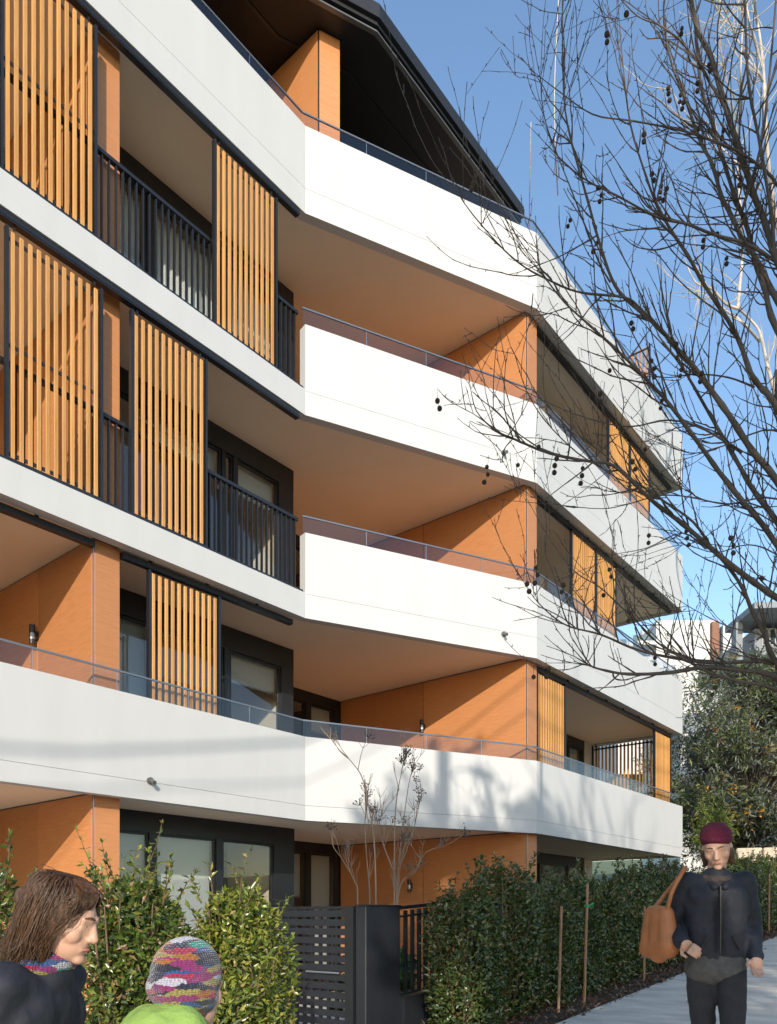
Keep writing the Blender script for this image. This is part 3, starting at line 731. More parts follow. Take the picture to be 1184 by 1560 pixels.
# timber stakes with ties
for i, (s_, q_, h, lab) in enumerate(((-0.17, -4.66, 1.34, 'tall timber stake with a green tie in front of the hedge'),
                                      (1.62, -4.66, 0.96, 'timber stake nearest the walker in the maroon beanie'),
                                      (-0.72, -4.62, 1.12, 'thin short timber stake left of the tall staked plant'),
                                      (8.2, -4.62, 1.15, 'timber stake right of the walker by the far hedge'))):
    stk = empty('plant_stake', W(s_, q_, g(s_)), ROT); tag(stk, lab, 'stake', 'timber plant stakes along the hedge')
    stk.rotation_euler = (R(1.0), R(1.5 * (-1) ** i), ROT)
    MB().box(-0.0115, 0.0115, -0.0115, 0.0115, -0.2, h).build('post', M['stake'], stk, bevel=0.003)
    if i < 2:
        tb = MB().box(-0.022, 0.022, -0.022, 0.022, h - 0.27, h - 0.24).tube([(0, -0.02, h - 0.255), (0.05, -0.05, h - 0.22), (0.09, -0.03, h - 0.27)], 0.008, 5)
        tb.build('tie', M['tie'], stk)
# broad leaved plants in the courtyard behind the fence bars
for i, (s_, q_, zb, lab) in enumerate(((-1.75, -2.9, 0.15, 'broad leaved green plant just behind the fence bars'), (-1.2, -2.6, 0.2, 'second leafy plant further inside the courtyard, behind the hedge edge'))):
    pr = empty('courtyard_plant', W(s_, q_, 0), ROT); tag(pr, lab, 'plant', 'plants in the courtyard')
    pos, nrm = shell_points(160, None, 0.34, 0.3, 0.75, 60 + i, inner=0.8, z0=0.35)
    inst('foliage', leaves('foliage', pos, nrm, 0.30, 0.11, M['leafBig'], 61 + i), pr)
    MB().tube([(0, 0, -0.06), (0.02, 0, 0.8)], [.03, .015], 6).build('stem', M['stem'], pr)

# ---- bare crape myrtle in the courtyard
def poly(mb, pts, r0, r1, sides=6, node=0.0):
    n = len(pts); mb.tube(pts, [r0 + (r1 - r0) * (i / (n - 1)) for i in range(n)], sides)
def smooth(pts, k=4):
    pts = [Vector(p) for p in pts]; out = []
    for i in range(len(pts) - 1):
        p0, p1_, p2, p3 = pts[max(i - 1, 0)], pts[i], pts[i + 1], pts[min(i + 2, len(pts) - 1)]
        for j in range(k):
            t = j / k
            out.append(0.5 * ((2 * p1_) + (p2 - p0) * t + (2 * p0 - 5 * p1_ + 4 * p2 - p3) * t * t + (3 * p1_ - p0 - 3 * p2 + p3) * t ** 3))
    out.append(pts[-1]); return out
cr = empty('crape_myrtle', Vector((0.0, 9.3, 0.0)), 0)
tag(cr, 'small bare crape myrtle with pale stems and dark seed heads behind the gate pillar', 'tree')
rc = random.Random(5)
def crape_stem(px, y, r0, r1, base=True):
    pts = [at(u, v, y + dy) - Vector((0, 9.3, 0)) for (u, v, dy) in px]
    if base: pts[0].z = -0.05
    sp = smooth(pts, 5); mb = MB(); poly(mb, sp, r0, r1, 7); return sp, mb
tw = MB(); heads = []
def crape_twigs(sp, n, lo=0.35):
    for _ in range(n):
        i = int(len(sp) * rc.uniform(lo, 0.97)); i = min(i, len(sp) - 2)
        d = (sp[i + 1] - sp[i]).normalized()
        d = (d + Vector((rc.gauss(0, .6), rc.gauss(0, .6), rc.uniform(0, .5)))).normalized()
        p = sp[i].copy(); pts = [p]; L = rc.uniform(0.15, 0.45)
        for k in range(5):
            d = (d + Vector((rc.gauss(0, .12), rc.gauss(0, .12), .1))).normalized(); p = p + d * L / 5; pts.append(p.copy())
        poly(tw, pts, .005, .0022, 4)
        for _k in range(2):
            e = (d + Vector((rc.gauss(0, .5), rc.gauss(0, .5), .2))).normalized()
            tw.tube([pts[3], pts[3] + e * .08, pts[3] + e * .15 + Vector((0, 0, .02))], [.003, .0025, .0015], 4)
        if rc.random() < .35: heads.append(pts[-1])
stems = [
    [(598, 1560, 0), (598, 1450, 0), (601, 1372, 0), (601, 1300, 0), (603, 1230, 0), (611, 1180, .05), (619, 1150, .05)],
    [(600, 1560, .1), (602, 1440, .1), (606, 1340, .1), (614, 1260, .15), (622, 1200, .2), (629, 1168, .2)],
    [(572, 1560, -.1), (573, 1450, -.1), (573, 1376, -.1), (570, 1280, -.1), (562, 1230, -.15), (552, 1185, -.2), (535, 1160, -.25), (521, 1146, -.3)],
    [(566, 1560, .2), (564, 1380, .2), (559, 1310, .2), (556, 1250, .25), (560, 1228, .25)],
    [(545, 1560, .0), (545, 1376, .0), (541, 1345, .0), (522, 1310, -.1), (508, 1290, -.15), (507, 1275, -.15)],
    [(604, 1560, -.15), (606, 1370, -.15), (632, 1330, -.25), (648, 1300, -.35), (668, 1292, -.45)],
    [(603, 1560, .05), (604, 1360, .05), (596, 1320, .1), (585, 1290, .15), (578, 1262, .2), (583, 1235, .2)],
    [(605, 1560, .2), (607, 1350, .2), (618, 1300, .25), (630, 1265, .3), (643, 1205, .3)]]
for i, px in enumerate(stems):
    sp, mb = crape_stem(px, 9.3 + (-.05 if i % 2 else .05), 0.014 if i in (0, 2) else 0.0105, 0.003)
    mb.build('stem', M['tanbark'], cr, smooth=True)
    crape_twigs(sp, 9 if i < 7 else 5)
    if i in (0, 1): heads += [sp[-1] + Vector((rc.gauss(0, .05), rc.gauss(0, .05), rc.gauss(0, .06))) for _ in range(5)]
tw.build('twig', M['tanbark'], cr)['kind'] = 'stuff'
def ico(r, sub=1):
    bm = bmesh.new(); bmesh.ops.create_icosphere(bm, subdivisions=sub, radius=r)
    vs_ = [tuple(v.co) for v in bm.verts]; fs = [tuple(v.index for v in f.verts) for f in bm.faces]; bm.free(); return vs_, fs
iv, if_ = ico(0.0085, 1)
def seedhead_mesh(seed):
    r_ = random.Random(seed); mb = MB()
    for k in range(14):
        o_ = Vector((r_.gauss(0, .035), r_.gauss(0, .035), r_.gauss(.02, .04)))
        mb.add([tuple(Vector(p) + o_) for p in iv], if_); mb.tube([(0, 0, -.05), tuple(o_)], .0016, 3)
    return mb.mesh('seed_head', M['seedhead'])
shm = [seedhead_mesh(i) for i in range(3)]
for i, p in enumerate(heads[:70]): inst('seed_head', shm[i % 3], cr, p, (0, 0, i))

# ---- bare plane tree in the foreground, its limbs reaching in from the right
KT = 0.53                              # the tree stands close to the viewer
pt_base = Vector((3.05, 4.65, 0)); s_, q_ = SQ(pt_base); pt_base.z = g(s_)
pt = empty('plane_tree', pt_base); tag(pt, 'bare dark plane tree with hanging seed balls reaching in from the right', 'tree')
rp = random.Random(21)
trunk_pts = [pt_base + Vector((0, 0, -.2)), pt_base + Vector((.02, 0, .8)), pt_base + Vector((0, .03, 1.6)), pt_base + Vector((.03, .05, 2.4)), pt_base + Vector((.0, .05, 3.2)), pt_base + Vector((-.05, .1, 4.2)), pt_base + Vector((-.03, .15, 5.4)), pt_base + Vector((-.1, .15, 6.8)), pt_base + Vector((-.05, .2, 8.4))]
tp = [p - pt_base for p in trunk_pts]
MB().tube(smooth(tp, 4), [.12 - .10 * i / 32 for i in range(33)], 10).build('trunk', M['bark'], pt, smooth=True)
def trunk_at(zw):
    for a, c in zip(trunk_pts[:-1], trunk_pts[1:]):
        if a.z <= zw <= c.z: return a.lerp(c, (zw - a.z) / (c.z - a.z))
    return trunk_pts[-1]
ptw = MB(); balls = []; SEG = .045
def twig_chain(p, d, L, r0, depth, lift=0.10):
    n = max(3, int(L / SEG)); pts = [p.copy()]; dirs = []
    for k in range(n):
        d = (d + Vector((rp.gauss(0, .085), rp.gauss(0, .085), rp.gauss(lift * .5, .08)))).normalized()
        p = p + d * L / n; pts.append(p.copy()); dirs.append(d.copy())
    rad = []
    for i in range(n + 1):
        rr_ = r0 + (max(.0013, r0 * .40) - r0) * i / n
        rad.append(rr_ * (1.35 if i % 2 else 1.0))
    ptw.tube(pts, rad, 5 if r0 > .004 else 4)
    # buds
    for i in range(1, n, 2):
        e = (dirs[i - 1] + Vector((rp.gauss(0, .9), rp.gauss(0, .9), rp.gauss(.3, .6)))).normalized()
        ptw.tube([pts[i], pts[i] + e * rp.uniform(.008, .018)], [.0030, .0014], 4)
    if depth > 0:
        for _ in range(rp.choice([0, 1, 1, 2])):
            i = rp.randint(n // 4, n - 1)
            e = (dirs[i] + Vector((rp.gauss(0, .55), rp.gauss(0, .55), rp.gauss(.15, .5)))).normalized()
            twig_chain(pts[i], e, L * rp.uniform(.3, .6), rad[i] * .72, depth - 1, lift)
    if rp.random() < .05:
        i = rp.randint(n // 2, n); hang(pts[i])
def hang(p):
    k = rp.choice([1, 2, 2, 3]); q = p.copy(); e = Vector((rp.gauss(0, .015), rp.gauss(0, .015), .01)); pts = [q, q + e, q + e * 1.2 + Vector((0, 0, -.03))]
    for j in range(k):
        c = pts[-1] + Vector((rp.gauss(0, .008), rp.gauss(0, .006), -.040)); pts.append(c); balls.append(c)
    ptw.tube(pts, .0011, 3)
LIMBS = [  # (pixel track from the tip to the trunk end, radius at tip, at the trunk, depth at tip)
    ([(857, 0), (858, 113), (865, 191), (896, 307), (923, 400), (944, 445), (985, 482), (1013, 509), (1033, 533), (1057, 559), (1087, 599), (1116, 640), (1147, 688), (1184, 733)], .007, .055, 8.3),
    ([(818, 380), (824, 411), (858, 458), (899, 496), (944, 537), (992, 585), (1025, 622), (1065, 676), (1110, 738), (1147, 781), (1183, 829)], .004, .046, 7.9),
    ([(1010, 520), (1040, 560), (1075, 620), (1099, 662), (1124, 705), (1150, 750), (1184, 795)], .012, .05, 9.0),
    ([(716, 585), (726, 626), (754, 655), (782, 668), (835, 690), (893, 702), (934, 709), (975, 745), (1000, 768), (1040, 798), (1082, 834), (1113, 860), (1150, 888), (1184, 911)], .004, .05, 7.7),
    ([(880, 660), (930, 700), (970, 735), (1008, 761), (1056, 795), (1085, 835), (1113, 868), (1133, 899), (1147, 933), (1166, 967), (1181, 1007)], .005, .042, 8.3),
    ([(882, 1010), (898, 1014), (916, 1020), (957, 1027), (1019, 1025), (1070, 1017), (1121, 1020), (1184, 1032)], .006, .05, 7.6),
    ([(794, 880), (814, 911), (841, 938), (869, 955), (916, 967), (971, 990), (1030, 1003), (1087, 1010), (1184, 1012)], .003, .033, 7.9),
    ([(1000, 985), (1040, 1002), (1070, 1020), (1121, 1037), (1184, 1051)], .008, .036, 8.2),
    ([(1046, -30), (1063, 44), (1083, 86), (1100, 144), (1115, 192), (1131, 240), (1150, 300), (1161, 326), (1174, 365), (1190, 410)], .028, .052, 8.9),
    ([(938, -10), (971, 24), (1000, 36), (1023, 50), (1044, 70), (1067, 100), (1081, 125), (1100, 156), (1112, 185)], .006, .02, 8.6),
    ([(1011, -10), (1013, 48), (1025, 102), (1042, 144), (1052, 173), (1067, 215), (1085, 250), (1100, 300), (1118, 335), (1131, 365), (1148, 387), (1168, 426), (1184, 457)], .010, .045, 9.1),
    ([(1055, -10), (1062, 60), (1067, 119), (1077, 163), (1092, 211), (1104, 250), (1120, 300), (1139, 348), (1152, 404), (1166, 442), (1184, 503)], .012, .045, 9.3),
    ([(942, 10), (950, 106), (961, 191), (985, 270), (1000, 309), (1022, 350), (1048, 389), (1074, 435), (1109, 487), (1128, 524), (1144, 568), (1159, 590), (1184, 620)], .006, .048, 8.6),
    ([(819, 114), (848, 136), (903, 174), (964, 184), (1036, 198), (1087, 215), (1140, 240), (1190, 290)], .004, .024, 8.4),
    ([(831, 218), (865, 252), (896, 276), (944, 300), (1002, 331), (1046, 341), (1087, 357), (1138, 372), (1184, 400)], .005, .03, 8.0),
    ([(677, 232), (697, 293), (746, 357), (790, 400), (831, 424), (882, 445), (951, 453), (975, 470), (1000, 496)], .0035, .02, 7.7),
    ([(804, 761), (838, 822), (875, 870), (913, 894), (947, 925), (975, 952), (1010, 985), (1060, 1006)], .003, .014, 7.7),
    ([(780, 763), (848, 769), (916, 775), (957, 768), (1005, 755), (1050, 757), (1110, 768), (1184, 760)], .003, .016, 8.4),
    ([(828, 31), (824, 126), (831, 184), (848, 232), (872, 293), (893, 348), (913, 400), (930, 430)], .0035, .012, 8.1),
    ([(765, 560), (779, 529), (801, 592), (830, 640), (880, 690), (930, 720)], .003, .010, 7.8),
    ([(788, 590), (850, 620), (905, 640), (960, 650), (1020, 640), (1075, 655), (1130, 690)], .0035, .016, 8.6),
    ([(960, 560), (1010, 575), (1060, 570), (1110, 575), (1150, 590)], .004, .014, 8.7),
    ([(985, 845), (1040, 830), (1090, 842), (1140, 830), (1184, 845)], .003, .014, 8.5),
    ([(930, 845), (985, 835), (1040, 812), (1075, 836)], .003, .012, 8.0),
    ([(1184, 600), (1200, 700), (1190, 780), (1200, 870)], .03, .06, 8.9),
    ([(1135, -20), (1140, 120), (1160, 230), (1176, 330), (1190, 420)], .014, .035, 8.3),
    ([(1184, -20), (1172, 120), (1160, 220), (1131, 320)], .012, .02, 8.8),
    ([(1000, 668), (1050, 690), (1100, 680), (1184, 655)], .004, .018, 8.7),
    ([(1020, 905), (1060, 930), (1110, 955), (1184, 985)], .003, .016, 8.3),
]
for li, (px, ra, rb_, y0) in enumerate(LIMBS):
    ra, rb_, y0 = ra * KT * .85, rb_ * KT * .78, y0 * KT; n = len(px); y1 = 8.75 * KT
    pts = [at(u, v, y0 + (y1 - y0) * (i / (n - 1)) ** 1.3 + rp.gauss(0, .03)) for i, (u, v) in enumerate(px)]
    if px[-1][0] >= 1178:                           # run on to the trunk outside the picture
        e = pts[-1]; d = (pts[-1] - pts[-2]).normalized()
        j = trunk_at(max(1.75, e.z - (1.0 if d.z < -.3 else 0.3)))
        pts += [e.lerp(j, .5) + Vector((0, 0, -.06)), j]
    sp = smooth([p - pt_base for p in pts], 4)
    m = len(sp)
    rad = [ra + (rb_ - ra) * (i / (m - 1)) ** 1.1 for i in range(m)]
    rad = [r_ * (1 + .06 * math.sin(i * 1.7 + li)) * (1.10 if i % 3 == 0 else 1) for i, r_ in enumerate(rad)]
    MB().tube(sp, rad, 8).build('branch', M['bark'], pt, smooth=True)
    L = sum((b_ - a).length for a, b_ in zip(sp[:-1], sp[1:]))
    for _ in range(int(L * (11.5 if rb_ > .011 else 9.5))):
        i = rp.randint(1, max(2, int(m * .93)) - 1); d = (sp[i - 1] - sp[i]).normalized()
        e = (d * .8 + Vector((rp.gauss(-.1, .55), rp.gauss(0, .55), rp.gauss(.25, .6)))).normalized()
        twig_chain(sp[i].copy(), e, rp.uniform(.16, .85) * rp.uniform(.5, 1), min(.0042, rad[i] * .65), 1, .10)
    twig_chain(sp[0].copy(), (sp[0] - sp[1]).normalized(), .14, ra * .8, 0)
SCR = []
for vv in ptw.v[::3]:
    w_ = Vector(vv) + pt_base
    if w_.y > .5: SCR.append((592 + FOC * w_.x / w_.y, HOR - FOC * (w_.z - CAM_Z) / w_.y, Vector(vv)))
for (u, v) in ((856, 183), (879, 183), (875, 190), (829, 226), (831, 247), (845, 263), (850, 274), (889, 243), (917, 284), (1032, 303), (828, 445), (825, 460), (848, 500), (849, 512), (970, 482), (969, 505), (932, 493), (1000, 400), (1052, 476), (906, 570), (887, 545), (903, 559), (885, 556), (927, 635), (988, 665), (986, 676), (1091, 497), (1075, 481), (1094, 540), (1070, 491), (890, 660), (913, 670), (912, 690), (926, 910), (906, 974), (910, 987), (935, 985), (942, 760), (950, 765), (960, 762), (941, 770), (1143, 818), (1141, 826), (1126, 842), (1124, 850), (1074, 902), (1057, 886), (1158, 840), (1065, 962), (853, 203), (873, 178), (1028, 330), (1004, 410), (1036, 345)):
    best = None
    for (tu, tv, tp_) in SCR:
        du, dv = tu - u, v - tv
        if 9 < dv < 42 and abs(du) < 16:
            c = abs(du) + abs(dv - 20) * .6
            if best is None or c < best[0]: best = (c, tp_)
    if best is None: continue
    q = best[1]; c = at(u, v, (q + pt_base).y) - pt_base; c.y = q.y
    balls.append(c); e = Vector((rp.gauss(0, .008), rp.gauss(0, .006), .008))
    ptw.tube(smooth([q, q + e, q.lerp(c, .35) + e * .8, c], 3), .0012, 4)
ptw.build('twig', M['twig'], pt)['kind'] = 'stuff'
bv, bf = ico(0.0138, 2); bme = MB().add([(x * (1 + .06 * rp.random()), y, z_ * 1.08) for x, y, z_ in bv], bf).mesh('seed_ball', M['seed'], True)
for p in balls[:130]: inst('seed_ball', bme, pt, p, (0, 0, rp.uniform(0, 6)), (1,) * 3 if rp.random() < .6 else (.85,) * 3)

# ---- pale barked bare tree further up the street
p2 = Vector((8.9, 16.5, 0)); p2.z = g(SQ(p2)[0])
pb = empty('pale_tree', p2); tag(pb, 'bare tree with pale sunlit limbs behind the dark branches, upper right', 'tree')
ptw = MB(); SEG = .09
MB().tube(smooth([(0, 0, -.2), (.0, .0, 3), (-.1, 0, 6), (-.3, .1, 9), (-.35, .1, 13), (-.4, .1, 20)], 4), [.2 - .17 * i / 20 for i in range(21)], 9).build('trunk', M['palebark'], pb, smooth=True)
for px, ra, rb_ in (([(1129, -30), (1131, 38), (1129, 96), (1128, 154), (1126, 211), (1125, 269), (1130, 340), (1131, 387), (1128, 426), (1124, 470)], .012, .035),
                    ([(1124, 470), (1139, 483), (1157, 505), (1168, 551), (1179, 594), (1200, 680)], .02, .04),
                    ([(1148, -30), (1152, 20), (1158, 58), (1163, 104), (1166, 170), (1172, 260), (1190, 380)], .02, .04),
                    ([(1134, -20), (1142, 33), (1152, 73), (1163, 110), (1170, 170)], .012, .024),
                    ([(1080, -5), (1100, 25), (1115, 40), (1135, 48), (1152, 62)], .008, .018),
                    ([(1092, -10), (1105, 18), (1115, 40), (1128, 70), (1140, 92), (1154, 108), (1162, 124)], .010, .024),
                    ([(1094, 25), (1098, 70), (1103, 105), (1111, 135), (1126, 158)], .008, .018),
                    ([(1043, 395), (1060, 430), (1085, 440), (1105, 462), (1124, 470)], .010, .03),
                    ([(1060, 405), (1080, 440), (1100, 468), (1130, 490), (1157, 520)], .012, .03),
                    ([(1020, 130), (1040, 165), (1075, 205), (1110, 235), (1160, 290)], .006, .018),
                    ([(809, 186), (808, 260), (807, 341), (812, 420)], .006, .012), ([(851, 0), (845, 130), (846, 218), (850, 297)], .010, .014)):
    pts = [at(u, v, 15.5 + .8 * math.sin(u)) for u, v in px]
    sp = smooth([p - p2 for p in pts], 4); m = len(sp)
    MB().tube(sp, [ra + (rb_ - ra) * i / (m - 1) for i in range(m)], 7).build('branch', M['palebark'], pb, smooth=True)
    if px[0][0] < 860: continue
    L = sum((b_ - a).length for a, b_ in zip(sp[:-1], sp[1:]))
    for _ in range(int(L * 1.6)):
        i = rp.randint(1, m - 2); d = (sp[i - 1] - sp[i]).normalized()
        e = (d * .7 + Vector((rp.gauss(-.2, .6), rp.gauss(0, .6), rp.gauss(.2, .5)))).normalized()
        n_b = len(balls); twig_chain(sp[i].copy(), e, rp.uniform(.5, 1.5), .009, 1, .1)
ptw.build('twig', M['palebark'], pb)['kind'] = 'stuff'

# ---- leafy trees
def leafy_tree(name, base, label, cat, clumps, leaf_mat, ll, lw, per, trunk_h, trunk_r, seed, bark='bark', spread=0.42, group=None, flower=0, droop=0.1):
    """clumps: list of (x, y, z, r) in the tree's own frame"""
    t = empty(name, base); tag(t, label, cat, group)
    r_ = np.random.default_rng(seed); rr_ = random.Random(seed)
    P, Nn = [], []; mbb = MB()
    top = Vector((0, 0, trunk_h))
    mbt = MB().tube(smooth([(0, 0, -.3), (.05, 0, trunk_h * .4), (-.04, .03, trunk_h * .75), (0, 0, trunk_h * 1.25)], 4), [trunk_r * (1 - .5 * i / 12) for i in range(13)], 9)
    mbt.build('trunk', M[bark], t, smooth=True)
    fl = []
    for (x, y, z_, r) in clumps:
        c = Vector((x, y, z_)); st = Vector((0, 0, min(trunk_h * 1.2, max(trunk_h * .5, z_ * .6))))
        mid = st.lerp(c, .5) + Vector((rr_.gauss(0, .15), rr_.gauss(0, .15), -.1))
        mbb.tube([st, mid, c], [trunk_r * .32, trunk_r * .2, trunk_r * .06], 5)
        k = max(3, int(per * r * r * 6))
        for _ in range(k):                           # sprays inside the clump
            v = Vector((rr_.gauss(0, 1), rr_.gauss(0, 1), rr_.gauss(0, .8))); v.normalize()
            sc = c + v * r * rr_.uniform(.35, 1.05)
            m = rr_.randint(9, 16)
            P.append(np.array(sc) + r_.normal(size=(m, 3)) * ll * spread)
            Nn.append(np.tile(np.array(v), (m, 1)) + r_.normal(size=(m, 3)) * .5)
            if flower and rr_.random() < flower: fl.append(sc + v * .12)
    P = np.concatenate(P); Nn = np.concatenate(Nn)
    inst('foliage', leaves('foliage', P, Nn, ll, lw, leaf_mat, seed, droop=droop), t)['kind'] = 'stuff'
    mbb.build('branches', M[bark], t)['kind'] = 'stuff'
    if fl:
        fp = np.concatenate([np.array(p) + r_.normal(size=(14, 3)) * .07 for p in fl])
        inst('flowers', leaves('flowers', fp, r_.normal(size=(len(fp), 3)) + np.array([0, -1, .4]), .11, .035, M['flower'], seed), t)['kind'] = 'stuff'
    return t
def crown(cx, cy, cz, rx, ry, rz, n, r0, r1, seed):
    rr_ = random.Random(seed); out = []
    for _ in range(n):
        v = Vector((rr_.gauss(0, 1), rr_.gauss(0, 1), rr_.gauss(0, 1))); v.normalize()
        k = rr_.uniform(.35, 1.0) ** .6
        out.append((cx + v.x * rx * k, cy + v.y * ry * k, cz + v.z * rz * k, rr_.uniform(r0, r1)))
    return out
def on_street(x, y):
    return Vector((x, y, g(SQ((x, y))[0])))
b0 = on_street(10.9, 23.5)
leafy_tree('evergreen_tree', b0, 'large evergreen tree with orange blossom beyond the end of the building', 'tree',
           crown(0.1, 0, 4.2, 3.0, 2.4, 3.4, 95, .5, .95, 4) + crown(1.4, 0, 6.6, 1.7, 1.5, 1.6, 24, .4, .8, 9), M['leafOak'], .20, .042, 11, 2.6, .26, 41, flower=.035, droop=.25)
b1_ = on_street(8.75, 20.9)
leafy_tree('young_tree', b1_, 'slender yellow green young tree at the far corner of the building', 'tree', crown(0, 0, 2.05, .42, .42, 1.0, 26, .16, .30, 6), M['leafYoung'], .15, .028, 26, 1.3, .035, 42, bark='stem', droop=.5)
b2_ = on_street(19.5, 34)
leafy_tree('background_tree', b2_, 'dark bushy tree on the rise in front of the white flats', 'tree', crown(0, 0, 6, 5.0, 3.0, 4.6, 80, .7, 1.4, 17), M['leafOak'], .24, .06, 5, 3, .3, 43, flower=.015)
# street trees across the road, behind the viewer, whose shade falls on the path and hedge
b3_ = Vector((3.2, -10.5, -1.0))
leafy_tree('street_tree', b3_, 'dense evergreen street tree across the road behind the viewer', 'tree', crown(-.3, 0, 11.0, 2.9, 2.6, 2.3, 62, .6, 1.1, 23), M['leafA'], .26, .13, 4.2, 5.5, .3, 44)
b4_ = Vector((8.6, -10.0, -.7))
leafy_tree('street_tree', b4_, 'second evergreen street tree across the road, further up the hill', 'tree', crown(0, 0, 10.2, 2.8, 2.6, 2.1, 46, .6, 1.05, 29), M['leafA'], .26, .13, 4.0, 5.0, .3, 45)
b5_ = Vector((-9.5, -14.0, -2.0))
leafy_tree('street_tree', b5_, 'broad evergreen street tree across the road, lowest on the hill', 'tree', crown(0, 0, 5.2, 3.2, 2.8, 3.4, 60, .8, 1.3, 31), M['leafA'], .26, .13, 5, 3, .3, 46)

# a bare street tree on the near verge behind the viewer: its limbs streak the lowest parapet
p3 = Vector((5.3, -8.2, -.4)); bs = empty('bare_street_tree', p3); tag(bs, 'tall bare street tree behind the viewer beside the evergreen street trees', 'tree')
rb3 = random.Random(12)
MB().tube(smooth([(0, 0, -.3), (.05, 0, 3), (-.05, .1, 6), (0, 0, 9), (.1, 0, 12)], 4), [.2 - .15 * i / 16 for i in range(17)], 9).build('trunk', M['bark'], bs, smooth=True)
mbx = MB()
for k in range(46):
    z0_ = rb3.uniform(6.5, 11.0); p = Vector((0, 0, z0_)); th = rb3.uniform(0, 6.28)
    d = Vector((math.cos(th) * .6, math.sin(th) * .6, .9)).normalized(); pts = [p.copy()]; L = rb3.uniform(2.2, 4.2)
    for j in range(7):
        d = (d + Vector((rb3.gauss(0, .12), rb3.gauss(0, .12), .10))).normalized(); p = p + d * L / 7; pts.append(p.copy())
        if j > 1:
            e = (d + Vector((rb3.gauss(0, .6), rb3.gauss(0, .6), .2))).normalized()
            mbx.tube([p, p + e * .5, p + e * 1.0 + Vector((0, 0, .1))], [.022, .016, .006], 4)
    mbx.tube(pts, [.05, .045, .04, .034, .028, .022, .016, .008], 5)
mbx.build('branches', M['bark'], bs)['kind'] = 'stuff'
# ---- power pole with street lamp and cables behind the viewer
pp = Vector((1.33, -4.0, 0)); ps_, pq_ = SQ(pp); pp.z = g(ps_) - .1
pole = empty('power_pole', pp); tag(pole, 'weathered timber power pole with a street lamp on the kerb behind the viewer', 'pole')
ptop = 12.1 - pp.z
MB().tube([(0, 0, -.5), (0, 0, ptop * .5), (0, 0, ptop)], [.15, .13, .11], 12).build('post', M['pole'], pole, smooth=True)
MB().box(-.9, .9, -.05, .05, ptop - .6, ptop - .48).build('crossarm', M['pole'], pole)
for x in (-.8, -.4, .4, .8): MB().tube([(x, 0, ptop - .48), (x, 0, ptop - .3)], [.05, .03], 8).build('insulator', M['fargrey'], pole)
la = 10.35 - pp.z
MB().tube(smooth([(.08, 0, la - .25), (.25, .05, la - .02), (.5, .05, la + .02)], 4), .022, 6).build('lamp_arm', M['flash'], pole)
mb = MB(); mb.tube([(.45, .05, la + .02), (.55, .05, la + .03), (.75, .05, la), (.9, .05, la - .03)], [.03, .08, .085, .03], 10); mb.build('lamp_head', M['flash'], pole, smooth=True)
def cable(pts, r, label):
    mb = MB().tube(smooth(pts, 8), r, 6); o = mb.build('power_cable', M['cable'], None); tag(o, label, 'cable')
cable([W(-40, -12, 9.9), W(-26, -12, 9.55), W(-18.7, -12, 10.17), W(-16.8, -12, 10.45), W(-14.1, -12, 11.0), W(ps_, pq_, 11.75)], .032, 'thick aerial cable sagging downhill from the power pole')
cable([W(-40, -12.2, 9.5), W(-26, -12.2, 9.2), W(-18.7, -12.2, 9.85), W(-16.8, -12.2, 10.12), W(-14.1, -12.2, 10.55), W(ps_, pq_, 11.2)], .016, 'thin aerial cable below the thick one on the power pole')
cable([W(ps_, pq_, 11.85), W(-4, -12.3, 11.7), W(6, -12.3, 12.4), W(25, -12.3, 14.5)], .02, 'aerial cable running uphill from the power pole')
cable([W(ps_, pq_, 11.3), W(-4, -12.3, 11.1), W(6, -12.3, 11.8), W(25, -12.3, 14.0)], .018, 'lower aerial cable running uphill from the power pole')

# ================================================================== BACKGROUND BUILDINGS
def far_block(name, label, cat, mat, x0, x1, y, depth, z0, z1):
    o = empty(name, Vector((x0, y, z0)), 0); tag(o, label, cat)
    MB().box(0, x1 - x0, 0, depth, -4, z1 - z0).build('wall', mat, o)
    return o
def far_window(o, x, z_, w, h, mat='fardark', fmat='farwhite'):
    f = MB(); f.box(x, x + w, -.06, .02, z_, z_ + .08).box(x, x + w, -.06, .02, z_ + h - .08, z_ + h).box(x, x + .08, -.06, .02, z_ + .08, z_ + h - .08).box(x + w - .08, x + w, -.06, .02, z_ + .08, z_ + h - .08)
    fo = f.build('window', M[fmat], o); MB().box(x + .08, x + w - .08, -.03, -.01, z_ + .08, z_ + h - .08).build('pane', M[mat], fo)
FY = 52.0
def fx(u): return (u - 592) / FOC * FY
def fz(v): return CAM_Z + (HOR - v) / FOC * FY
fa = far_block('white_apartments', 'white stepped apartment block far beyond the branches on the right', 'apartment building', M['farwhite'], fx(1000), fx(1092), FY, 9, fz(1085), fz(945))
ox, oz = fx(1000), fz(1085)
MB().box(fx(944) - ox, -.02, .8, 9, -4, fz(972) - oz).build('wall', M['farwhite'], fa)
MB().box(fx(1096) - ox, fx(1128) - ox, -.6, 7, -4, fz(957) - oz).build('wall', M['farwhite'], fa)
MB().box(fx(1082) - ox, fx(1093) - ox, -.35, .0, fz(1010) - oz, fz(950) - oz).build('timber_screen', M['farbrown'], fa)
for v0, v1 in ((960, 972), (980, 994), (1003, 1016)): far_window(fa, fx(1014) - ox, fz(v1) - oz, fx(1020) - fx(1014), fz(v0) - fz(v1))
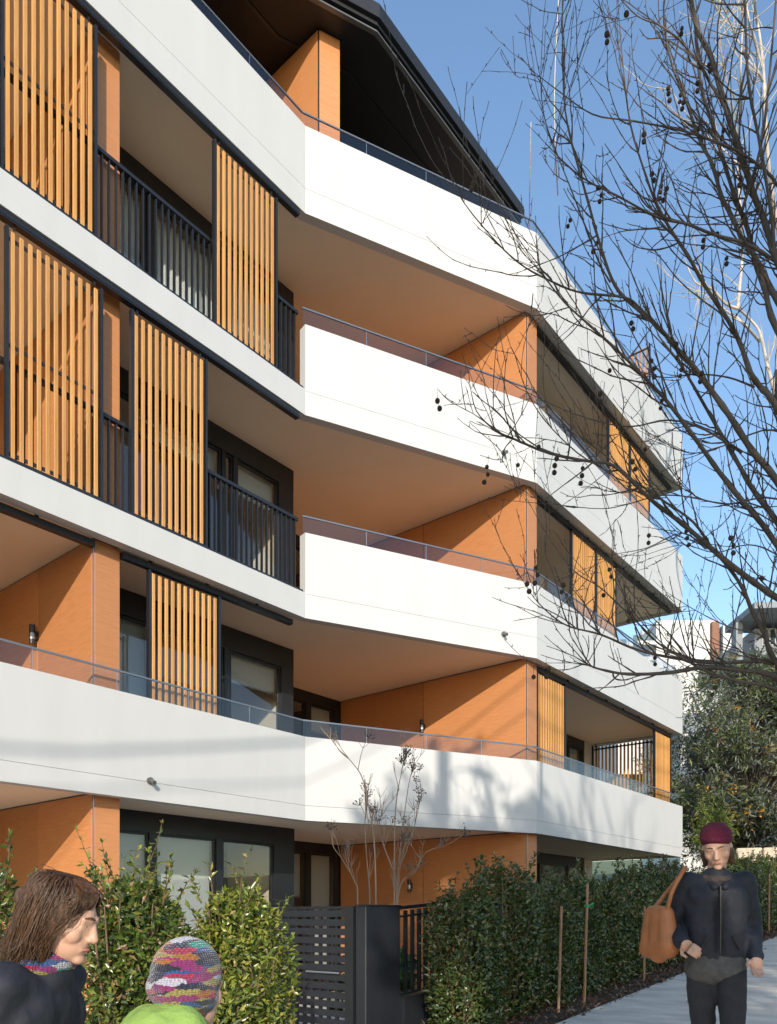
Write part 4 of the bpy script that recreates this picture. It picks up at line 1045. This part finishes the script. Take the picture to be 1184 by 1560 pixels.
for u0, u1, v0, v1 in ((948, 962, 968, 982), (968, 998, 962, 980), (970, 998, 988, 1004), (948, 964, 990, 1004)):
    x = fx(u0) - ox; w = fx(u1) - fx(u0)
    f = MB().box(x, x + w, -.5 if u0 > 965 else .55, .75, fz(v1) - oz - .25, fz(v1) - oz).build('balcony', M['farwhite'], fa)
    MB().box(x + .1, x + w - .1, .74, .79, fz(v1) - oz, fz(v0) - oz).build('window', M['fargreen'], fa)
    MB().box(x + .05, x + w - .05, -.45 if u0 > 965 else .56, (-.42 if u0 > 965 else .59), fz(v1) - oz, fz(v1) - oz + .5).build('balcony_glass', M['balglass'], f)
MB().box(fx(1003) - ox, fx(1010) - ox, .1, .4, fz(1040) - oz, fz(985) - oz).build('timber_screen', M['tanleather'], fa)
MB().box(fx(985) - ox, fx(990) - ox, 2, 3, fz(972) - oz, fz(960) - oz).build('chimney', M['farwhite'], fa)
MB().tube([(fx(1008) - ox, 3, fz(945) - oz), (fx(1008) - ox, 3, fz(938) - oz)], .5, 10).build('roof_vent', M['farwhite'], fa)
far_block_l = empty('grey_house', Vector((fx(1095) , 44, 0)), 0); tag(far_block_l, 'grey house with a deep flat eave behind the tree top at right', 'house')
def gx(u): return (u - 592) / FOC * 44 - fx(1095)
def gz(v): return CAM_Z + (HOR - v) / FOC * 44
MB().box(gx(1150), gx(1300), 0, 8, 2, gz(958)).build('wall', M['fargrey'], far_block_l)
MB().prism([(gx(1122), -2.2), (gx(1300), -2.8), (gx(1300), 1.5), (gx(1122), 1.5)], gz(950), gz(941)).build('roof', M['fargrey'], far_block_l)
MB().box(gx(1118), gx(1128), -.3, .3, gz(1010), gz(951)).build('column', M['fargrey'], far_block_l)
for u in (1161, 1172, 1190):
    x = gx(u); f = MB().box(x, x + .34, -.06, .02, gz(958) - .95, gz(958)).build('window', M['farwhite'], far_block_l); MB().box(x + .04, x + .30, -.08, -.061, gz(958) - .9, gz(958) - .05).build('pane', M['fardark'], f)
# another block glimpsed low between the building and the tree
lw_ = empty('brick_flats', Vector((15.0, 40, 0)), 0); tag(lw_, 'pale block of flats with a dark ribbed spandrel glimpsed beside the building end', 'apartment building')
MB().box(0, 4.2, 0, 6, 0, 13.2).build('wall', M['farwhite'], lw_)
MB().box(0.02, 4.18, -.12, -.01, 10.9, 11.9).build('spandrel', M['fargrey'], lw_)
for x in (.3, 1.8): MB().box(x, x + 1.0, -.08, -.01, 9.2, 10.7).build('window', M['fardark'], lw_)
# rendered grey wall and stone edging past the hedge
bw = empty('rendered_wall', on_street(11.0, 19.0) , ROT); tag(bw, 'smooth blue grey rendered wall in shade at the far right of the path', 'wall')
MB().box(-.3, 5, 0, .25, -.4, 2.2).build('wall_panel', M['fargrey'], bw, bevel=.01); MB().box(-.34, 5.04, -.04, .29, 2.2005, 2.26).build('coping', M['fargrey'], bw)
sw = empty('stone_wall', on_street(9.45, 20.6), -.35); tag(sw, 'cream sandstone block wall between the young tree and the grey wall', 'wall')
rk = random.Random(3)
for row in range(6):
    x = -.25 * (row % 2)
    while x < 1.7:
        w = rk.uniform(.42, .7)
        bm = bmesh.new(); bmesh.ops.create_cube(bm, size=1)
        for v in bm.verts: v.co = Vector((v.co.x * (w - .03), v.co.y * .34 + rk.uniform(-.02, .02), v.co.z * .28))
        bmesh.ops.bevel(bm, geom=bm.edges[:], offset=.025, segments=1, affect='EDGES')
        me = bpy.data.meshes.new('stone'); bm.to_mesh(me); bm.free(); me.materials.append(M['rock'])
        inst('stone', me, sw, (x + w / 2, rk.uniform(-.03, .03), .05 + row * .30)); x += w

# ================================================================== PEOPLE
def blob_mesh(name, prims, voxel, mat, smooth_it=3, wrinkle=0.0, seed=0):
    """one continuous surface grown from tapered limbs ('c', p0, r0, p1, r1) and ellipsoids ('e', centre, radii, euler)"""
    bm = bmesh.new()
    for pr in prims:
        if pr[0] == 'c':
            _, p0, r0, p1, r1 = pr; p0, p1 = Vector(p0), Vector(p1)
            for p, r in ((p0, r0), (p1, r1)):
                bmesh.ops.create_uvsphere(bm, u_segments=16, v_segments=10, radius=r, matrix=Matrix.Translation(p))
            d = p1 - p0
            if d.length > 1e-5:
                mt = Matrix.Translation((p0 + p1) / 2) @ d.to_track_quat('Z', 'Y').to_matrix().to_4x4()
                bmesh.ops.create_cone(bm, cap_ends=True, segments=18, radius1=r0, radius2=r1, depth=d.length, matrix=mt)
        else:
            _, c, rd, eu = pr
            mt = Matrix.Translation(c) @ Euler(eu).to_matrix().to_4x4() @ Matrix.Diagonal((*rd, 1))
            bmesh.ops.create_uvsphere(bm, u_segments=24, v_segments=16, radius=1, matrix=mt)
    me = bpy.data.meshes.new(name + '_source'); bm.to_mesh(me); bm.free()
    o = bpy.data.objects.new(name, me); COL.objects.link(o)
    m = o.modifiers.new('remesh', 'REMESH'); m.mode = 'VOXEL'; m.voxel_size = voxel
    m2 = o.modifiers.new('smooth', 'SMOOTH'); m2.iterations = smooth_it; m2.factor = .5
    if wrinkle:
        tx = bpy.data.textures.new('wrinkle', 'CLOUDS'); tx.noise_scale = .11; tx.noise_depth = 3
        m3 = o.modifiers.new('folds', 'DISPLACE'); m3.texture = tx; m3.strength = wrinkle; m3.texture_coords = 'LOCAL'; m3.mid_level = .5
    dg = bpy.context.evaluated_depsgraph_get()
    out = bpy.data.meshes.new_from_object(o.evaluated_get(dg)); out.name = name
    out.materials.clear(); out.materials.append(mat)
    out.polygons.foreach_set('use_smooth', [True] * len(out.polygons))
    bpy.data.objects.remove(o); bpy.data.meshes.remove(me); return out
def lerp3(a, b, t): return tuple(x + (y - x) * t for x, y in zip(a, b))
def hand(wrist, fwd, palm_n, sc, side):
    """palm, four unequal curled fingers and a thumb leaving the side of the palm"""
    w, f, pn = Vector(wrist), Vector(fwd).normalized(), Vector(palm_n).normalized()
    s = f.cross(pn).normalized() * side; pr = []
    pc = w + f * .045 * sc
    eu = Matrix((s, f, pn)).transposed().to_euler()
    pr.append(('e', tuple(pc), (.038 * sc, .052 * sc, .017 * sc), tuple(eu)))
    for k, (off, ln) in enumerate(((.028, .070), (.010, .080), (-.009, .074), (-.027, .058))):
        a = w + f * .088 * sc + s * off * sc
        b_ = a + (f * .9 + pn * .35).normalized() * ln * .45 * sc
        c = b_ + (f * .55 + pn * .85).normalized() * ln * .33 * sc
        d = c + (f * .1 + pn).normalized() * ln * .25 * sc
        pr += [('c', tuple(a), .0095 * sc, tuple(b_), .0085 * sc), ('c', tuple(b_), .0085 * sc, tuple(c), .0078 * sc), ('c', tuple(c), .0078 * sc, tuple(d), .0065 * sc)]
    a = w + f * .025 * sc + s * .03 * sc; b_ = a + (s * .8 + f * .7 + pn * .25).normalized() * .035 * sc; c = b_ + (f + pn * .5).normalized() * .032 * sc
    pr += [('c', tuple(a), .013 * sc, tuple(b_), .0105 * sc), ('c', tuple(b_), .0105 * sc, tuple(c), .0085 * sc)]
    return pr
def make_person(loc, rz, label, J, head, hs, hands_, scale=1.0):
    """J: joint dict in metres, facing -Y; head: centre, pitch; hs: head scale"""
    c = Vector(head[0]); he = Euler(head[1]).to_matrix()
    def hp(x, y, z_): return tuple(c + he @ (Vector((x, y, z_)) * hs))
    pr = [('e', tuple(c), (.074 * hs, .094 * hs, .115 * hs), head[1]), ('e', hp(0, -.022, -.055), (.058 * hs, .070 * hs, .066 * hs), head[1]),
          ('e', hp(0, -.072, -.098), (.024 * hs, .020 * hs, .018 * hs), head[1]), ('c', hp(0, -.088, .012), .011 * hs, hp(0, -.104, -.030), .0135 * hs),
          ('c', hp(-.012, -.096, -.033), .009 * hs, hp(.012, -.096, -.033), .009 * hs), ('c', hp(-.02, -.082, -.066), .0085 * hs, hp(.02, -.082, -.066), .0085 * hs),
          ('c', hp(-.046, -.078, .026), .009 * hs, hp(-.014, -.088, .028), .009 * hs), ('c', hp(.046, -.078, .026), .009 * hs, hp(.014, -.088, .028), .009 * hs),
          ('e', hp(.040, -.052, -.022), (.028 * hs, .030 * hs, .034 * hs), head[1]), ('e', hp(-.040, -.052, -.022), (.028 * hs, .030 * hs, .034 * hs), head[1]), ('c', hp(.018, -.0855, .001), .006 * hs, hp(.044, -.076, .001), .006 * hs), ('c', hp(-.018, -.0855, .001), .006 * hs, hp(-.044, -.076, .001), .006 * hs), ('c', hp(.016, -.089, .017), .0065 * hs, hp(.046, -.077, .016), .0065 * hs), ('c', hp(-.016, -.089, .017), .0065 * hs, hp(-.046, -.077, .016), .0065 * hs),
          ('e', hp(.077, .008, -.008), (.010 * hs, .020 * hs, .031 * hs), head[1]), ('e', hp(-.077, .008, -.008), (.010 * hs, .020 * hs, .031 * hs), head[1]),
          ('c', J['neck'], .052 * hs, hp(0, .02, -.06), .054 * hs)]
    ch, pv = J['chest'], J['pelvis']
    dx = J['sh'][0][0] * .5
    pr += [('c', (pv[0] - .06, pv[1], pv[2]), .10, (ch[0] - dx, ch[1], ch[2]), .10), ('c', (pv[0] + .06, pv[1], pv[2]), .10, (ch[0] + dx, ch[1], ch[2]), .10), ('c', ch, .10, J['neck'], .055)]
    for i in (0, 1):
        pr += [('c', lerp3(ch, J['neck'], .5), .07, J['sh'][i], .055), ('c', J['sh'][i], .052, J['el'][i], .040), ('c', J['el'][i], .038, J['wr'][i], .026)]
        pr += [('c', J['hip'][i], .085, J['kn'][i], .052), ('c', J['kn'][i], .050, J['an'][i], .036), ('c', J['an'][i], .035, J['toe'][i], .028)]
        f = Vector(J['wr'][i]) - Vector(J['el'][i])
        if hands_[i] is not None: pr += hand(J['wr'][i], hands_[i][0] if hands_[i][0] else f, hands_[i][1], hs if hs < 1 else 1.0, 1 if i == 0 else -1)
    me = blob_mesh('person', pr, .0048, M['skin'], 2)
    o = inst('person', me, None, loc, (0, 0, rz), (scale,) * 3); tag(o, label, 'person')
    for sx in (-1, 1):
        e = hp(sx * .031, -.0745, .009)
        mb = MB(); v, f = ico(.0125 * hs, 2); mb.add([tuple(Vector(p) + Vector(e)) for p in v], f)
        eo = mb.build('eye', M['eye'], o, smooth=True)
        e2 = Vector(hp(sx * .031, -.0815, .008)); mb = MB(); v, f = ico(.0066 * hs, 1); mb.add([tuple(Vector(p) + e2) for p in v], f); mb.build('iris', M['iris'], eo)
        mb = MB().tube([hp(sx * .014, -.0975, .030), hp(sx * .032, -.0945, .036), hp(sx * .05, -.082, .030)], [.003 * hs, .0036 * hs, .002 * hs], 5); mb.build('eyebrow', M['hairbrown'], o)
    MB().tube([hp(-.024, -.084, -.066), hp(-.008, -.0935, -.063), hp(0, -.0945, -.0645), hp(.008, -.0935, -.063), hp(.024, -.084, -.066)], [.002, .005 * hs, .005 * hs, .005 * hs, .002], 6).build('lips', M['lip'], o, smooth=True)
    return o, hp, he
def cloth(name, prims, mat, parent, voxel=.011, sm=4, wrinkle=.018, label=None):
    o = inst(name, blob_mesh(name, prims, voxel, mat, sm, wrinkle), parent)
    if label: o['label'] = label
    return o
def shoes(J, parent):
    for i in (0, 1):
        a, t = J['an'][i], J['toe'][i]
        cloth('shoe', [('c', (a[0], a[1] + .03, a[2] - .035), .042, t, .036), ('c', a, .045, (a[0], a[1] + .02, a[2] - .04), .045)], M['shoe'], parent, .010, 2, 0)
def legs(J, i, r0, r1, r2): return [('c', J['hip'][i], r0, J['kn'][i], r1), ('c', J['kn'][i], r1, lerp3(J['kn'][i], J['an'][i], .93), r2)]
def sleeve(J, i, r0, r1, r2): return [('c', J['sh'][i], r0, J['el'][i], r1), ('c', J['el'][i], r1, lerp3(J['el'][i], J['wr'][i], .95), r2)]

# the walker in the maroon beanie, coming down the path towards the viewer
J = dict(pelvis=(0, 0, .97), chest=(0, -.02, 1.32), neck=(0, -.02, 1.49), sh=[(.165, -.01, 1.43), (-.165, -.01, 1.43)],
         el=[(.225, .06, 1.17), (-.26, .05, 1.18)], wr=[(.21, -.10, .97), (-.22, -.17, 1.06)],
         hip=[(.085, 0, .93), (-.085, 0, .93)], kn=[(.075, -.15, .50), (-.07, .0, .49)], an=[(.06, -.17, .09), (-.06, .27, .16)], toe=[(.065, -.33, .035), (-.06, .17, .04)])
wp = at(1090, 1300, 4.85); wl_ = on_street(wp.x, wp.y)
w_o, hp, he = make_person(wl_, R(-12), 'person in a maroon beanie and dark jacket walking down the path with a tan bag', J, ((0, -.05, 1.645), (R(24), R(-4), R(-16))), 1.03, [(None, (0, -.3, 0)), ((.4, -.8, -.3), (.3, .5, -.2))])
cloth('jacket', [('c', (-.055, 0, .96), .120, (-.075, -.02, 1.34), .118), ('c', (.055, 0, .96), .120, (.075, -.02, 1.34), .118), ('c', (0, -.01, 1.36), .125, (0, -.02, 1.45), .09),
                 ('c', (-.09, -.02, 1.40), .082, J['sh'][1], .070), ('c', (.09, -.02, 1.40), .082, J['sh'][0], .070)] + sleeve(J, 0, .070, .060, .048) + sleeve(J, 1, .070, .060, .048), M['navy'], w_o, wrinkle=.03)
cloth('tunic', [('c', (-.06, 0, .90), .128, (-.055, 0, 1.0), .118), ('c', (.055, 0, .90), .128, (.055, 0, 1.0), .118)], M['greycloth'], w_o, wrinkle=.02)
cloth('trousers', legs(J, 0, .098, .068, .054) + legs(J, 1, .098, .068, .054), M['charcloth'], w_o)
shoes(J, w_o)
cloth('scarf', [('e', (0, -.03, 1.462), (.100, .095, .040), (R(14), 0, 0))], M['brownscarf'], w_o, wrinkle=.03)
cloth('hair', [('e', hp(0, .03, -.02), (.083, .085, .10), (0, 0, 0)), ('c', hp(.072, .0, -.02), .022, hp(.075, .01, -.10), .02), ('c', hp(-.072, .0, -.02), .022, hp(-.075, .01, -.10), .02)], M['hairbrown'], w_o, .009, 2, .008)
bn = [('e', hp(0, .018, .068), (.094, .108, .088), (R(8), 0, 0)), ('e', hp(0, .01, .052), (.098, .113, .028), (R(10), 0, 0))]
cloth('beanie', bn, M['maroon'], w_o, .009, 2, .006)
zp = MB()
for k in range(9):
    zz = 1.00 + k * .045; zp.box(-.004, .004, -.150 - .010 * min(1, k / 3) , -.128, zz, zz + .044)
zp.build('zip', M['shoe'], w_o)
cloth('collar', [('c', (-.075, -.02, 1.455), .030, (-.03, -.125, 1.40), .024), ('c', (.075, -.02, 1.455), .030, (.03, -.125, 1.40), .024), ('c', (-.075, -.02, 1.455), .03, (0, .07, 1.475), .03), ('c', (.075, -.02, 1.455), .03, (0, .07, 1.475), .03)], M['navy'], w_o, .009, 2, .006)
for sx in (-1, 1):
    MB().tube([(sx * .07, -.150, 1.10), (sx * .115, -.128, 1.02)], .006, 5).build('pocket_seam', M['black'], w_o)
bag = empty('shoulder_bag', wl_, R(-12)); bag.scale = (.96, .96, 1); tag(bag, 'tan leather shoulder bag carried by the walker in the maroon beanie', 'bag')
bb = blob_mesh('bag_body', [('c', (-.30, -.09, 1.03), .07, (-.40, .06, 1.02), .07), ('c', (-.31, -.07, 1.24), .05, (-.385, .03, 1.24), .05), ('c', (-.30, -.09, 1.03), .07, (-.31, -.07, 1.24), .05), ('c', (-.40, .06, 1.02), .07, (-.385, .03, 1.24), .05), ('c', (-.35, 0, 1.0), .075, (-.35, -.02, 1.22), .06)], .011, M['tanleather'], 4, .012)
inst('bag_body', bb, bag)
MB().tube(smooth([(-.31, -.09, 1.25), (-.28, -.12, 1.38), (-.20, -.06, 1.515), (-.19, .04, 1.50), (-.30, .09, 1.36), (-.38, .05, 1.26)], 5), .014, 6).build('strap', M['tanleather'], bag, smooth=True)

# woman in the left foreground, seen from the side, walking to the right
J = dict(pelvis=(0, .02, .90), chest=(0, -.05, 1.22), neck=(0, -.10, 1.375), sh=[(.17, -.06, 1.325), (-.17, -.06, 1.325)],
         el=[(.22, .06, 1.09), (-.22, .04, 1.09)], wr=[(.20, -.10, .93), (-.21, -.12, .93)],
         hip=[(.08, .02, .86), (-.08, .02, .86)], kn=[(.07, -.14, .47), (-.07, .06, .46)], an=[(.06, -.22, .09), (-.06, .33, .15)], toe=[(.06, -.36, .035), (-.06, .22, .04)])
ap = at(22, 1380, 2.35); al = on_street(ap.x, ap.y)
a_o, hp, he = make_person(al, R(86), 'person with brown hair and a dark navy jacket walking past at the left edge', J, ((0, -.155, 1.515), (R(16), 0, 0)), 1.0, [(None, (-.3, -.3, 0)), (None, (.3, -.3, 0))])
cloth('jacket', [('c', (-.07, .02, .84), .135, (-.08, -.05, 1.24), .125), ('c', (.07, .02, .84), .135, (.08, -.05, 1.24), .125), ('c', (0, -.05, 1.25), .13, (0, -.09, 1.345), .088),
                 ('c', (-.08, -.06, 1.29), .085, J['sh'][1], .078), ('c', (.08, -.06, 1.29), .085, J['sh'][0], .078)] + sleeve(J, 0, .076, .062, .05) + sleeve(J, 1, .076, .062, .05), M['navy'], a_o, wrinkle=.03)
cloth('trousers', legs(J, 0, .10, .068, .052) + legs(J, 1, .10, .068, .052), M['charcloth'], a_o)
shoes(J, a_o)
hr = [('e', hp(0, .022, .030), (.088, .104, .108), (R(16), 0, 0)), ('e', hp(0, .055, -.03), (.082, .075, .10), (R(16), 0, 0)), ('c', hp(.072, .015, .0), .026, hp(.074, .03, -.095), .022), ('c', hp(-.072, .015, .0), .026, hp(-.074, .03, -.095), .022),
      ('c', hp(.01, -.066, .095), .018, hp(.068, -.030, .05), .014), ('c', hp(-.01, -.066, .095), .018, hp(-.068, -.030, .05), .014), ('e', hp(0, .12, .03), (.05, .045, .05), (0, 0, 0))]
cloth('hair', hr, M['hairbrown'], a_o, .008, 2, .016)
strands = MB(); rh = random.Random(4)
for k in range(1300):                                 # loose strands over the bob
    th = rh.uniform(-2.2, 2.2); x0, y0 = math.sin(th), math.cos(th)
    top_ = hp(.03 * x0 + rh.gauss(0, .012), .03 + .03 * y0 + rh.gauss(0, .012), .138)
    md = hp(.093 * x0, .025 + .104 * y0, .06 + rh.gauss(0, .02)); lo = hp(.094 * x0 + rh.gauss(0, .008), .04 + .09 * y0 + rh.gauss(0, .008), -.06 + rh.gauss(0, .03)); e = hp(.085 * x0 + rh.gauss(0, .02), .045 + .085 * y0 + rh.gauss(0, .02), -.135 + rh.gauss(0, .02))
    strands.tube(smooth([top_, md, lo, e], 3), [.0008, .0011, .0011, .0011, .0011, .0011, .001, .001, .0008, .0005], 3)
for k in range(420):                                 # fringe swept to both sides of the forehead
    x0 = rh.uniform(-1, 1); sg = 1 if x0 > 0 else -1
    strands.tube(smooth([hp(.02 * x0, .01 + rh.gauss(0, .012), .139), hp(.045 * x0 + .01 * sg, -.060 - .02 * (1 - abs(x0)), .108), hp(.070 * x0 + .018 * sg, -.078 + .03 * abs(x0), .070 + rh.gauss(0, .008)), hp(.090 * sg, -.030 + rh.gauss(0, .012), .030 + rh.gauss(0, .02)), hp(.092 * sg + rh.gauss(0, .004), .005 + rh.gauss(0, .012), -.05 + rh.gauss(0, .03))], 3), .0011, 3)
strands.build('hair_strands', M['hairbrown'], a_o, smooth=True)['kind'] = 'stuff'
cloth('scarf', [('e', (0, -.08, 1.375), (.105, .105, .05), (R(-14), 0, 0)), ('c', (.03, .04, 1.35), .05, (.05, .10, 1.20), .045)], M['knit'], a_o, .010, 3, .03)

# child with the striped hat
J = dict(pelvis=(0, 0, .74), chest=(0, -.02, .99), neck=(0, -.03, 1.115), sh=[(.135, -.02, 1.075), (-.135, -.02, 1.075)],
         el=[(.19, .03, .88), (-.19, .03, .88)], wr=[(.19, -.08, .73), (-.19, -.06, .73)],
         hip=[(.065, 0, .71), (-.065, 0, .71)], kn=[(.06, -.12, .39), (-.06, .04, .38)], an=[(.05, -.15, .08), (-.05, .25, .14)], toe=[(.05, -.28, .03), (-.05, .16, .035)])
cp = at(268, 1430, 2.3); cl_ = on_street(cp.x, cp.y)
c_o, hp, he = make_person(cl_, R(150), 'child in a multicoloured knitted hat and lime green jacket, seen from behind', J, ((0, -.06, 1.245), (R(10), R(6), 0)), .96, [(None, (-.3, -.3, 0)), (None, (.3, -.3, 0))], 1.035)
cloth('jacket', [('c', (-.06, 0, .68), .125, (-.065, -.02, 1.0), .118), ('c', (.06, 0, .68), .125, (.065, -.02, 1.0), .118), ('c', (0, -.02, 1.02), .12, (0, -.02, 1.10), .085), ('e', (0, .055, 1.13), (.145, .10, .085), (R(-20), 0, 0)), ('c', (-.05, .03, 1.08), .085, (.05, .03, 1.08), .085),
                 ('c', (-.06, -.02, 1.05), .08, J['sh'][1], .072), ('c', (.06, -.02, 1.05), .08, J['sh'][0], .072)] + sleeve(J, 0, .07, .06, .05) + sleeve(J, 1, .07, .06, .05), M['lime'], c_o, wrinkle=.03)
cloth('trousers', legs(J, 0, .085, .06, .05) + legs(J, 1, .085, .06, .05), M['charcloth'], c_o)
shoes(J, c_o)
cloth('hair', [('e', hp(0, .03, -.03), (.076, .082, .095), (0, 0, 0))], M['hairbrown'], c_o, .009, 2, .006)
cloth('knitted_hat', [('e', hp(0, .022, .045), (.094, .112, .108), (R(14), 0, 0)), ('e', hp(0, .035, -.01), (.097, .112, .075), (R(22), 0, 0))], M['knit'], c_o, .009, 2, .008)
